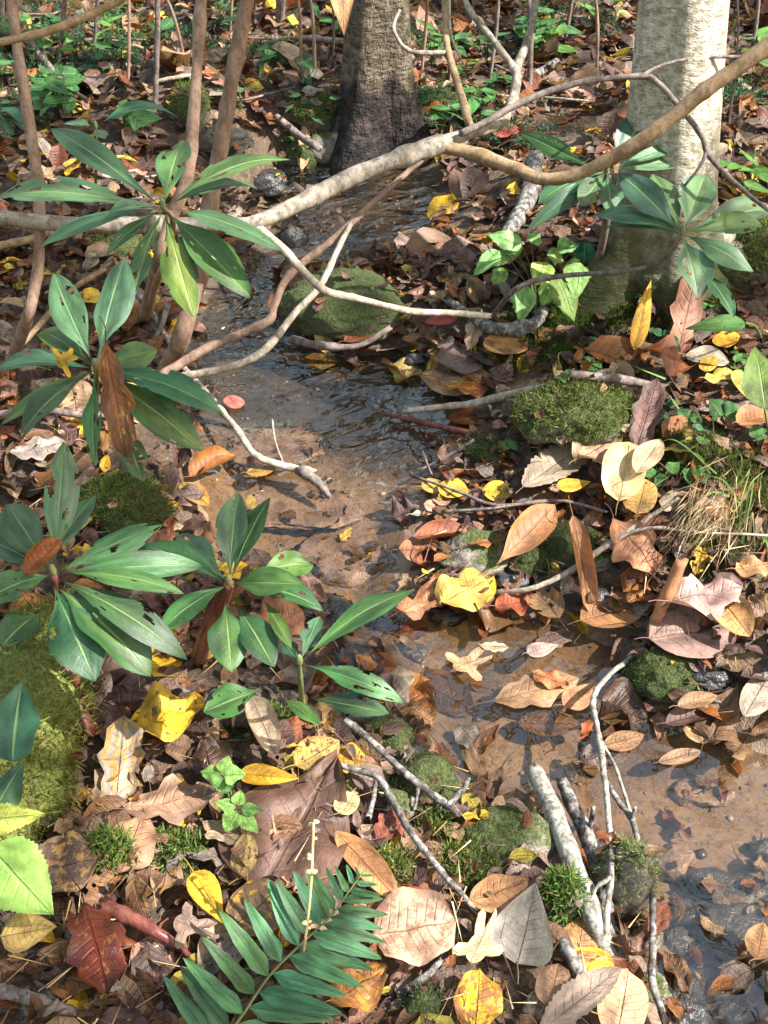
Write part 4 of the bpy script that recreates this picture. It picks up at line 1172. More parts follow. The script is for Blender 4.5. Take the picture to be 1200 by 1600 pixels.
whorl('upper left rhododendron whorl with a yellowing leaf and a tattered leaf hanging below', 255, 325, 1.72, [
    (75, 193, 44, dict(c=G_BLUE, L=.24)), (286, 214, 54, dict(dmg=.22, c=G_MID)), (450, 238, 52, dict(c=(.045, .115, .045), L=.22)), (402, 284, 34, dict(c=G_MID)),
    (-8, 298, 50, dict(c=G_BLUE, L=.27)), (60, 378, 34, dict(c=G_BLUE)), (437, 382, 44, dict(c=G_BLUE, L=.22)),
    (392, 464, 66, dict(c=(.03, .12, .025), L=.20, yel=.15)), (303, 495, 58, dict(yel=.85, c=(.05, .14, .02), L=.17)), (208, 458, 50, dict(dmg=.30, c=(.07, .15, .06), L=.15)),
    (165, 395, 34, dict(c=(.03, .10, .03), dmg=.1)), (170, 330, 40, dict(c=G_BLUE, L=.12))],
    [(270, 345, 1.78), (262, 400, 1.86), (245, 440, 1.95), (228, 495, 0.0)], L=.19, col=G_BLUE, stem_w=11, stem_mat=M_BR_OLIVE)
whorl('middle left rhododendron whorl with a dead brown leaf caught in its heart', 150, 575, 1.60, [
    (82, 424, 62, dict(c=G_BLUE, dmg=.16)), (194, 402, 66, dict(c=G_BLUE)), (246, 545, 56, dict(c=(.06, .15, .04), yel=.2, k=.2, L=.14)), (-10, 570, 52, dict(c=G_BLUE)),
    (28, 676, 62, dict(c=(.05, .12, .05), dmg=.14)), (345, 636, 52, dict(c=(.03, .11, .04), L=.20, dmg=.12)), (318, 702, 62, dict(c=(.03, .12, .02), yel=.55, L=.17)),
    (146, 725, 40, dict(dmg=.26, c=(.04, .13, .04))), (58, 512, 56, dict(c=(.05, .14, .03))), (222, 750, 44, dict(dmg=.30, c=(.05, .14, .06), base=(195, 668), bd=1.62)), (0, 660, 34, dict(yel=.5))],
    [(150, 610, 1.66), (146, 660, 1.74), (140, 700, 0.0)], L=.16, col=G_MID, stem_w=11)
whorl('lower left rhododendron whorl with big dark glossy leaves above the mossy log', 84, 896, 1.47, [
    (100, 688, 58, dict(c=G_BLUE, dmg=.06)), (10, 785, 60, dict(c=G_BLUE)), (252, 818, 52, dict(dmg=.20, c=G_MID)), (316, 882, 52, dict(c=(.028, .10, .03))), (284, 920, 46, dict(c=(.03, .10, .03))),
    (148, 1062, 86, dict(c=(.018, .085, .033), dmg=.05, base=(84, 915))), (236, 1050, 88, dict(c=(.018, .085, .033), base=(84, 915))), (290, 1022, 56, dict(c=(.022, .08, .035), base=(90, 905))), (-30, 838, 60, dict(c=G_MID)),
    (-25, 935, 62, dict(c=G_MID)), (5, 1005, 60, dict(c=(.02, .08, .03), base=(60, 960))), (150, 770, 40, dict(c=G_BLUE, base=(70, 880)))],
    [(95, 960, 1.53), (112, 1030, 1.60), (128, 1120, .02)], L=.155, col=G_MID, stem_w=15, stem_mat=M_STEM_RED)
whorl('rhododendron whorl on a stout brown stem at the centre left with two upright leaves', 358, 912, 1.52, [
    (372, 768, 52, dict(c=G_BLUE, amt=.35)), (420, 776, 50, dict(c=G_MID)), (502, 945, 50, dict(c=(.025, .10, .03))), (274, 832, 52, dict(c=G_BLUE)), (428, 1040, 64, dict(c=(.02, .095, .035), base=(370, 945))), (362, 1048, 66, dict(c=(.02, .095, .035), base=(352, 940))),
    (248, 985, 54, dict(c=(.03, .11, .03))), (455, 1012, 26, dict(c=(.03, .09, .02), base=(412, 935))), (490, 880, 60, dict(c=(.05, .16, .04), base=(400, 895), k=.5, L=.10)), (470, 912, 46, dict(c=(.04, .13, .04))), (222, 848, 48, dict(c=(.025, .09, .03)))],
    [(345, 940, 1.57), (325, 985, 1.63), (310, 1030, .01)], L=.14, col=G_MID, stem_w=26, stem_mat=M_STEM_RED)
whorl('low rhododendron shoot nearest the pool with long leaves reaching over the water', 468, 1036, 1.50, [
    (642, 916, 48, dict(c=(.03, .12, .04), L=.19)), (628, 1092, 44, dict(c=(.028, .11, .035), L=.15)), (608, 1114, 40, dict(c=(.022, .08, .045), base=(485, 1092))),
    (318, 1112, 56, dict(c=(.025, .11, .03), base=(412, 1076), L=.08)), (500, 1130, 26, dict(c=(.04, .12, .03), base=(440, 1090))), (440, 1000, 30, dict(c=(.03, .09, .05))), (500, 962, 34, dict(c=G_BLUE, L=.12, k=1.0))],
    [(470, 1070, 1.55), (474, 1120, .01)], L=.12, col=G_MID, stem_w=9)
whorl('right rhododendron whorl of dull blue green leaves in front of the pale trunk base', 1066, 366, 2.10, [
    (1020, 268, 50, dict(c=G_BLUE)), (1104, 268, 58, dict(c=G_BLUE, L=.15)), (1206, 322, 48, dict(c=G_BLUE, L=.22)), (1196, 348, 40, dict(c=G_MID)), (1176, 420, 42, dict(c=G_BLUE, L=.17)),
    (1092, 466, 60, dict(c=G_BLUE, L=.14)), (1148, 492, 40, dict(c=(.02, .09, .03), base=(1095, 420), dmg=.05)), (922, 330, 46, dict(c=G_BLUE, L=.21)), (945, 350, 40, dict(c=G_BLUE, L=.18)), (968, 268, 54, dict(c=(.03, .09, .065), L=.18)), (1010, 330, 34, dict(c=G_MID))],
    [(1050, 390, 2.12), (1018, 415, 2.16), (960, 425, 2.2), (890, 430, 2.24), (830, 440, 2.26), (795, 462, 2.28), (765, 500, 0.03)], L=.17, col=G_BLUE, stem_w=8, stem_mat=M_BR_DARK, up=(.1, -.5, .85))
whorl('right rhododendron whorl behind the olive branch with one leaf standing up', 948, 268, 2.28, [
    (1020, 168, 58, dict(c=(.04, .13, .075), L=.16)), (1092, 248, 34, dict(c=G_BLUE, L=.20)), (812, 206, 30, dict(c=(.03, .12, .04), L=.19, base=(930, 265))), (1075, 222, 20, dict(c=G_MID)), (1050, 342, 56, dict(c=G_BLUE, L=.16)), (955, 342, 48, dict(c=(.03, .11, .05), L=.12)),
    (842, 312, 50, dict(c=(.03, .11, .045), L=.14)), (905, 320, 44, dict(c=G_MID, dmg=.08)), (830, 352, 34, dict(c=G_BLUE))],
    [(952, 300, 2.32), (945, 360, 2.4), (930, 430, 0.03)], L=.15, col=G_BLUE, stem_w=13, stem_mat=M_BR_DARK, up=(.1, -.5, .85))
whorl('small left edge shoot with one drooping dark leaf behind the upper left whorl', 150, 200, 2.6, [(270, 172, 36, dict(c=(.025, .10, .05), sag=.8)), (165, 215, 26, {}), (95, 190, 26, {})], [(150, 260, 2.7), (148, 330, 0.0)], L=.17, col=G_BLUE, stem_w=5)
whorl('low green shoot at the far left edge behind the crooked brown stem', -5, 165, 3.2, [(30, 160, 22, {}), (50, 210, 20, {}), (35, 190, 22, {}), (20, 230, 24, {}), (-30, 150, 20, {})], [(-5, 200, 3.25), (-2, 240, 0.0)], L=.10, col=G_BLUE, stem_w=4)

# broad leaves poking in at the left edge, above the mossy log
def lone(label, base, tip, w, d, col, mat=None, kind='ovate', serr=0, stem=None, name='leafy_stem', k=0.15, amt=.15, n=(0, -.5, .85), fold=.06, nser=16, sag=.2, yel=0):
    B = P3(*base, d); T = P3(*tip, d + k * np.hypot(tip[0] - base[0], tip[1] - base[1]) * d / FPX)
    t = thing(name, label, 'plant', B)
    rleaf(t, B, T, w * d / FPX, n, col, seed=int(base[0] + base[1]), mat=mat or M_HERB, kind=kind, serr=serr, nserr=nser, ns=40, fold=fold, amt=amt, sag=sag, yel=yel)
    if stem: stem_part([(base[0], base[1], d)] + stem, [4, 5], M_STEM_GREEN, t, 'stem', 6, 5, .03)
    return t
lone('broad dull green leaf over the mossy log at the left edge', (20, 1190), (34, 1062), 86, 1.42, (.035, .12, .055), mat=M_GREEN, stem=[(15, 1230, 1.45), (5, 1290, 0.0)], k=.4, fold=.03)
lone('second dull green leaf at the left edge, below the broad one', (-10, 1270), (36, 1190), 60, 1.40, (.035, .12, .055), mat=M_GREEN, stem=[(-20, 1300, 1.43), (-30, 1330, 0.0)], k=.3, fold=.03)
lone('pale yellow green serrated leaf at the left edge pointing right', (-30, 1282), (70, 1272), 48, 1.37, (.30, .40, .10), kind='ovate', serr=.22, stem=[(-40, 1320, 1.4), (-45, 1360, 0.0)], k=.1, n=(0, -.7, .7))
lone('large sunlit pale green serrated leaf at the left edge below the log', (-15, 1325), (82, 1430), 120, 1.36, (.22, .36, .08), kind='ovate', serr=.12, nser=22, stem=[(-30, 1345, 1.4), (-40, 1400, 0.0)], k=-.2)
lone('small round green leaf near the bottom left corner', (10, 1540), (62, 1540), 34, 1.38, (.05, .17, .05), kind='round', stem=[(0, 1560, 1.41), (-5, 1580, 0.0)])
lone('bitten yellow green leaf at the right edge above the violet leaves', (1195, 640), (1180, 538), 66, 2.0, (.13, .24, .05), kind='ovate', serr=.08, stem=[(1200, 670, 2.04), (1205, 700, 0.0)], amt=.35, k=.4)
lone('lone pointed green leaf in front of the rust coloured leaves at right', (1165, 505), (1072, 512), 32, 2.25, (.08, .22, .06), kind='ovate', stem=[(1180, 510, 2.3), (1190, 530, 0.0)], k=-.2)
lone('green leaf held upright at the right edge beside the pale trunk', (1185, 300), (1160, 262), 40, 2.8, (.06, .20, .05), kind='round', stem=[(1190, 340, 2.85), (1188, 380, 0.0)])

def herb(label, px, py, h, leaves, col, serr=.1, kind='ovate', name='green_seedling', cat='plant', stem_px=4, d0=None, group=None, single=False, mat=None, spread=None, ns=22):
    """plant on the ground at px,py; leaves: (base px,py)(tip px,py) width, all at the plant's depth"""
    g = gpt(px, py)
    dg = (g - CAM) @ FW
    t = thing(name, label, cat, g, group)
    top = None
    for i, lf in enumerate(leaves):
        (bx, by), (tx, ty), w = lf[:3]
        k = lf[3] if len(lf) > 3 else random.uniform(-.25, .4)
        d = d0 or (dg - h * .75)
        B = P3(bx, by, d); ln = math.hypot(tx - bx, ty - by)
        T = P3(tx, ty, d + k * ln * d / FPX)
        rleaf(t, B, T, w * d / FPX, (random.gauss(0, .15), -.5 + random.gauss(0, .15), .85), np.array(col) * random.uniform(.8, 1.2), seed=int(px + 7 * i), mat=mat or M_HERB, kind=kind, serr=serr, nserr=9, ns=ns, nt=7, fold=.10, amt=.08, sag=.25)
        mid = P3(px, py, dg) * .3 + B * .7
        V, F, A = tube([g - np.array([0, 0, .01]), (g * .45 + B * .55) + np.array([.004 * math.sin(i), 0, .012]), B], [.0014, .0011, .0007], 5, 5, .02, i)
        mk('stem', V, F, M_STEM_GREEN, t, attrs=A)
    return t

herb('small bright seedling with three toothed leaves over a lower ring of leaflets', 368, 1290, .07,
     [((345, 1212), (312, 1206), 30), ((347, 1208), (358, 1180), 30), ((350, 1212), (384, 1210), 34), ((348, 1215), (352, 1242), 36),
      ((368, 1262), (334, 1252), 22), ((372, 1258), (376, 1234), 24), ((378, 1264), (411, 1266), 22), ((370, 1268), (350, 1300), 34), ((378, 1270), (404, 1302), 30)], (.19, .42, .12), serr=.18)
herb('leafy pale green nettle like plant with drooping toothed leaves at the stream bend', 842, 470, .16,
     [((820, 445), (812, 505), 46, -.2), ((870, 430), (898, 502), 50, -.2), ((800, 400), (742, 412), 34), ((815, 385), (762, 366), 36), ((830, 380), (842, 362), 28, .3), ((855, 398), (882, 408), 34), ((880, 420), (925, 432), 44, 0), ((850, 410), (838, 446), 40, -.2),
      ((790, 420), (770, 446), 36), ((905, 415), (900, 470), 40, -.2), ((870, 388), (905, 384), 30), ((810, 400), (790, 378), 30), ((780, 392), (740, 430), 30), ((862, 440), (846, 480), 34)], (.24, .46, .15), serr=.16)
herb('round dark green leaf on a thin stalk left of the right rhododendron whorl', 912, 430, .1, [((912, 412), (914, 378), 34)], (.03, .13, .06), serr=0, kind='round')
for i, (px, py, lv) in enumerate([
    (1075, 665, [((1075, 655), (1058, 640), 26), ((1078, 652), (1098, 658), 24)]),
    (1130, 660, [((1128, 650), (1108, 622), 36), ((1132, 648), (1160, 640), 38), ((1130, 652), (1112, 655), 26)]),
    (1085, 752, [((1085, 748), (1065, 735), 30), ((1087, 745), (1112, 738), 34)]),
    (1040, 748, [((1040, 742), (1022, 762), 22), ((1044, 738), (1062, 722), 26)]),
    (795, 712, [((795, 702), (780, 690), 30), ((797, 700), (806, 690), 22)]),
    (1000, 760, [((1020, 745), (1010, 730), 20), ((1028, 750), (1046, 752), 16)]),
    (1185, 685, [((1170, 680), (1200, 672), 20), ((1180, 685), (1210, 690), 18)])]):
    herb(['heart shaped leaves low on the bank behind the mossy ground', 'pair of bright violet leaves near the right edge', 'broad violet leaf above the grass tuft', 'narrow leaves left of the violet leaf above the grass', 'small green leaf pair beside the dark moss lump', 'tiny leaves beside the sunlit cream leaf', 'blue green narrow leaves at the right edge'][i], px, py, .04, lv, (.07, .22, .06), serr=.05, kind='ovate', ns=16)

def auto_sprig(px, py, n, ln, w, col, label, group, h=.04, kind='ovate', name='green_seedling', single=False):
    g = gpt(px, py); dg = (g - CAM) @ FW
    Vs, Fs, At, k = [], [], [], 0
    t = thing(name, label, 'plant', g, group) if not single else None
    for i in range(n):
        a = i * 2.4 + random.uniform(-.4, .4)
        top = g + np.array([random.gauss(0, h * .25), random.gauss(0, h * .25), h * random.uniform(.6, 1.2)])
        dr = np.array([math.cos(a), math.sin(a), random.uniform(-.35, .35)])
        L_ = ln * random.uniform(.7, 1.25)
        c = np.array(col) * random.uniform(.7, 1.3)
        if not single:
            rleaf(t, top, top + unit(dr) * L_, L_ * w, (random.gauss(0, .2), random.gauss(-.2, .2), 1), c, seed=i + int(px), mat=M_HERB, kind=kind, ns=10, nt=5, fold=.1, amt=.05, sag=.3)
            V, F, A = tube([g - np.array([0, 0, .01]), (g + top) / 2 + np.array([.003, 0, 0]), top], [.0012, .001, .0006], 4, 3, .02, i)
            mk('stem', V, F, M_STEM_GREEN, t, attrs=A)
        else:
            V, F, luv = leaf(L_, L_ * w, kind, 6, 5, fold=.15, seed=i)
            W = place(V, top, dr, (random.gauss(0, .3), random.gauss(-.2, .3), 1))
            Vs.append(W); Fs.append(F + k); k += len(W); At.append(lattrs(luv, c, amt=.05))
            V, F, A = tube([g - np.array([0, 0, .01]), top], [.0015, .0008], 4, 3, .02, i, cap=False)
            Vs.append(V); Fs.append(F[0] + k); k += len(V); At.append(lattrs(A['luv'], np.array([.10, .12, .04]), amt=0))
    if single:
        o = mk(name, np.vstack(Vs), np.vstack(Fs), M_HERB, loc=g, attrs={q: np.vstack([a[q] for a in At]) for q in At[0]})
        return tag(o, label, 'plant', group)
    return t

# ------------------------------------------------------------------ labels for the many
# low herbs of the right bank and the slope above
for i in range(26):
    px, py = random.choice([(1000, 460), (1060, 470), (960, 530), (1150, 450), (900, 560), (1040, 530), (1180, 610), (1000, 680), (1160, 700), (960, 620)])
    px += random.gauss(0, 40); py += random.gauss(0, 28)
    auto_sprig(px, py, random.randint(2, 5), random.uniform(.018, .034), .62, random.choice([(.06, .20, .07), (.10, .26, .08), (.05, .16, .08)]), auto_label(random.choice(['small green', 'low pale green']), 'seedling', px, py), 'low seedlings on the right bank', h=.035)
for i in range(90):
    px, py = random.uniform(-20, 1220), random.uniform(-10, 250)
    if 520 < px < 670 or 960 < px < 1130: continue
    if i % 4 == 0: px, py = random.choice([(560, 30), (720, 60), (690, 110), (850, 70), (1180, 340), (1165, 100), (330, 40), (480, 60)]); px += random.gauss(0, 25); py += random.gauss(0, 18)
    auto_sprig(px, py, random.randint(4, 9), random.uniform(.045, .10), random.uniform(.35, .6), random.choice([(.06, .20, .05), (.10, .24, .05), (.045, .14, .05), (.06, .17, .06)]), auto_label(random.choice(['leafy green', 'dark green']), 'herb', px, py), 'green herbs on the upper slope', h=random.uniform(.05, .14), name='woodland_herb', single=True)

# clubmoss: feathery blue green runners
def clubmoss(px, py, rpx, col, label):
    g = gpt(px, py); r = rpx * ((g - CAM) @ FW) / FPX
    Vs, Fs, Cs, k = [], [], [], 0
    for s in range(int(18 + rpx * .7)):
        x, y = g[0] + random.gauss(0, r * .5), g[1] + random.gauss(0, r * .5)
        b = np.array([x, y, float(H(x, y)) + .01])
        a = random.uniform(0, 6.28); el = random.uniform(.2, 1.2)
        dr = np.array([math.cos(a) * math.cos(el), math.sin(a) * math.cos(el), math.sin(el)])
        ln = random.uniform(.05, .11)
        u = np.linspace(.1, 1, 26)
        P = b + u[:, None] * ln * dr
        D = dr * .6 + rng.normal(size=(26, 3)) * .8
        v, f, c = tri_blades(P, D, .016 * (1.15 - u * .5), .0035, np.array(col) * random.uniform(.7, 1.35), .25)
        Vs.append(v); Fs.append(f + k); k += len(v); Cs.append(c['col'])
    o = mk('clubmoss', np.vstack(Vs), np.vstack(Fs), M_BLADE, loc=g, attrs={'col': np.vstack(Cs)})
    tag(o, label, 'clubmoss', 'feathery clubmoss clumps on the slope', 'stuff')
for i, (px, py, r) in enumerate([(110, 70, 50), (160, 100, 46), (60, 130, 40), (20, 110, 36), (210, 90, 40), (130, 120, 40), (330, 85, 34), (430, 95, 36), (280, 60, 36), (660, 75, 30), (690, 170, 34), (650, 190, 34), (720, 190, 36), (750, 230, 34), (860, 45, 30), (1130, 140, 30), (1110, 60, 30), (940, 50, 30), (820, 230, 34), (30, 190, 34), (70, 30, 40), (1150, 165, 28), (180, 40, 30)]):
    clubmoss(px, py, r, [(.05, .11, .055), (.07, .14, .05), (.045, .09, .05)][i % 3], auto_label(['feathery blue green', 'feathery green'][i % 2], 'clubmoss clump', px, py))

# grass tuft at the right edge
g = gpt(1125, 850)
gt = thing('grass_tuft', 'tuft of straw coloured and green grass drooping over the right bank', 'grass', g)
dg = (g - CAM) @ FW
for i, (bx, by, mx, my, tx, ty, w, colr) in enumerate([(1150, 760, 1165, 745, 1172, 732, 4, 1), (1155, 830, 1160, 780, 1172, 735, 5, 1), (1160, 850, 1172, 790, 1178, 750, 4, 1), (1158, 790, 1130, 750, 1090, 742, 4, 1), (1140, 775, 1110, 770, 1070, 800, 4, 1), (1185, 830, 1200, 850, 1198, 880, 7, 1), (1165, 880, 1150, 920, 1145, 910, 4, 0),
                                                    (1130, 790, 1090, 800, 1065, 850, 4, 0), (1165, 820, 1172, 760, 1195, 735, 4, 1), (1170, 845, 1176, 800, 1180, 860, 5, 0), (1040, 592, 1010, 580, 990, 572, 3, 1), (1150, 752, 1160, 720, 1150, 700, 4, 1), (1120, 740, 1060, 690, 1030, 690, 3, 1), (1110, 740, 1090, 710, 1045, 700, 3, 1)]):
    d = dg - .05
    P = catmull([P3(bx, by, d + .02), P3(mx, my, d - .02), P3(tx, ty, d)], 7)
    wv = np.linspace(1, .15, len(P)) * w * d / FPX
    T = np.gradient(P, axis=0); sd = np.cross(T, RT * .3 + FW); sd /= np.linalg.norm(sd, axis=1)[:, None]
    V = np.stack([P - sd * wv[:, None] * .5, P + FW * .0008, P + sd * wv[:, None] * .5], 1).reshape(-1, 3)
    c = np.array([.16, .27, .07]) if colr else np.array([.42, .33, .18])
    mk('grass_blade', V, grid_faces(len(P), 3), M_BLADE, gt, attrs={'col': np.tile([*c, 1], (len(V), 1))})
n = 210
bx = rng.normal(1125, 26, n); by = rng.normal(782, 24, n)
B = np.array([P3(a, b, dg - .05) for a, b in zip(bx, by)]) + rng.normal(size=(n, 3)) * .02
D = np.column_stack([rng.normal(-.55, .35, n), rng.normal(-.6, .3, n), rng.normal(-.55, .35, n)])
v, f, a = tri_blades(B, D, rng.uniform(.04, .10, n), .0024, np.array([.34, .25, .145]), .3, True)
so = mk('dry_grass', v, f, M_BLADE, gt, attrs=a); so['kind'] = 'stuff'

# the fern
def fern():
    pts = [(322, 1650, 1.30), (372, 1596, 1.30), (420, 1526, 1.31), (480, 1466, 1.33), (518, 1430, 1.345), (546, 1392, 1.36), (572, 1356, 1.37)]
    t = thing('fern', 'dark green fern frond with paired leaflets at the bottom centre', 'fern', path(pts)[0])
    stem_part(pts, [5, 4, 2], M_STEM_GREEN, t, 'stalk', 7, 6, .02)
    X = catmull(np.array(pts), 12)
    N = 15
    n0 = (0.05, -.45, .9)
    Llen = np.interp(np.linspace(0, 1, N), [0, .35, .6, .8, 1], [150, 128, 100, 62, 22])
    for side in (-1, 1):
        for i in range(N):
            u = (i + (.25 if side > 0 else 0)) / N
            k = int(np.clip((.06 + .94 * u ** .92) * (len(X) - 1), 0, len(X) - 3))
            bx, by, d = X[k]
            tx_, ty_ = X[k + 2][0] - bx, X[k + 2][1] - by
            ang = math.atan2(-ty_, tx_)
            a2 = ang + (math.radians(82 - 24 * u) if side < 0 else -math.radians(74 - 22 * u)) + random.gauss(0, .05)
            ln = Llen[i] * random.uniform(.93, 1.05) * (1.0 if side > 0 else .95)
            T = P3(bx + ln * math.cos(a2), by - ln * math.sin(a2), d + random.gauss(0, .008) + .012 * math.sin(a2))
            rleaf(t, P3(bx, by, d), T, ln * (.22 + .05 * u) * d / FPX, n0, (.06, .185, .088), seed=i + 50 * side, name='leaflet', mat=M_FERN, kind='pinna', ns=16, nt=5, fold=.18, amt=.04, sag=random.uniform(.15, .45), serr=.10, nserr=18, wave=.06)
    t2 = thing('dried_flower_stalk', 'thin pale dried seed stalk rising out of the fern', 'plant', P3(470, 1510, 1.32))
    stem_part([(470, 1510, 1.33), (478, 1460, 1.31), (486, 1380, 1.29), (490, 1285, 1.28)], [4, 5, 5], M_STRAW, t2, 'stalk', 6, 6, .05)
    for i, (px, py) in enumerate([(488, 1288), (500, 1284), (494, 1305), (483, 1310), (478, 1340), (476, 1362), (484, 1362), (490, 1440), (500, 1442), (512, 1440), (470, 1336), (478, 1450)]):
        V, F = ico(2)
        px = float(np.interp(py, [1285, 1380, 1460, 1510], [490, 486, 478, 470])) + (3.5 if i % 2 else -3.5)
        mk('seed_head', P3(px, py, 1.285) + V * np.array([.0038, .003, .0022]) * random.uniform(.6, 1.3) * (1 + .3 * np.array([mnoise.noise(Vector(v * 3 + np.array([i, 0, 0]))) for v in V]))[:, None], F, M_STRAW, t2)
fern()

# ------------------------------------------------------------------ fallen leaves
BR = (.235, .135, .075); TAN = (.43, .295, .18); PALE = (.56, .45, .32); MAUVE = (.30, .215, .19); DARK = (.105, .06, .045); ORANGE = (.42, .175, .055)
RUST = (.27, .09, .04); YEL = (.72, .46, .035); PURP = (.17, .095, .085); YGR = (.60, .50, .10); RED = (.38, .06, .045); PINK = (.55, .32, .25); GREYL = (.33, .29, .255); CREAM = (.72, .58, .34)
PLACED = []

def gleaf(px, py, ang, lpx, wpx, kind, col, label=None, dz=.012, tilt=(0, 0), spot=(.10, .055, .035), amt=.3, wet=0, group=None, name='fallen_leaf', water_=False, stalk=True, ns=12, nt=9, d=None, keepout=True, ragged=0, **kw):
    """dead leaf lying on the ground: its length lies along the picture direction ang (degrees, 90 = away)"""
    c = gpt(px, py, dz, water=water_) if d is None else P3(px, py, d)
    a = math.radians(ang)
    def onz(x, y):
        r = ray(x, y); return CAM + r * ((c[2] - CAM[2]) / r[2])
    B = onz(px - lpx / 2 * math.cos(a), py + lpx / 2 * math.sin(a)); T = onz(px + lpx / 2 * math.cos(a), py - lpx / 2 * math.sin(a))
    S1 = onz(px - wpx / 2 * math.sin(a), py - wpx / 2 * math.cos(a)); S2 = onz(px + wpx / 2 * math.sin(a), py + wpx / 2 * math.cos(a))
    L_ = np.linalg.norm(T - B)
    ax = unit(T - B)
    W_ = abs((S2 - S1) @ np.cross(ax, [0, 0, 1]))
    sd = int(px * 13 + py * 7)
    if L_ > 2.2 * W_ * lpx / wpx: L_ = 2.2 * W_ * lpx / wpx
    V, F, luv = leaf(L_, W_ / max(math.cos(min(abs(kw.get('kc', 0)) * .5, 1.2)), .4), kind, ns, nt, seed=sd, **kw)
    if ragged and not isinstance(F, list):
        F = eat(F, V, luv, ragged, sd)
    V[:, 1] -= L_ * .5
    V[:, 2] -= np.percentile(V[:, 2], 25)
    n = np.array([tilt[0], tilt[1], 1.0])
    fr = frame(ax + n * 0 - np.array([0, 0, (ax[0] * n[0] + ax[1] * n[1])]), n)
    Wd = c + V @ fr
    fl = H(Wd[:, 0], Wd[:, 1]) + .002
    if d is None and not water_:
        Wd[:, 2] = np.where(Wd[:, 2] < fl, fl + (Wd[:, 2] - fl) * .15 + .001, Wd[:, 2])
    lab = label
    col = np.asarray(col, float) * .88
    at = lattrs(luv, col, random.random(), spot, amt, wet)
    stem_v = None
    if stalk and kind != 'maple':
        b0 = Wd[np.argmin(luv[:, 0] + np.abs(luv[:, 1]) * .01)]
        e0 = b0 - fr[1] * L_ * random.uniform(.12, .3) + np.array([random.gauss(0, .006), 0, random.uniform(-.002, .008)])
        tv, tf, ta = tube([b0 + fr[1] * .003, (b0 + e0) / 2 + np.array([random.gauss(0, .003), 0, .003]), e0], [.0012, .0009, .0009], 4, 3, .02, 1, cap=False)
        k = len(Wd)
        Wd = np.vstack([Wd, tv])
        ta2 = lattrs(ta['luv'] * 0, np.asarray(col) * .6, amt=0)
        at = {q: np.vstack([at[q], ta2[q]]) for q in at}
        F = [F, tf[0] + k] if not isinstance(F, list) else F + [tf[0] + k]
    o = mk(name, Wd, F, M_DEAD, loc=c, attrs=at)
    tag(o, lab, 'leaf', group)
    if keepout: PLACED.append((px, py, max(lpx, wpx) * .42))
    return o

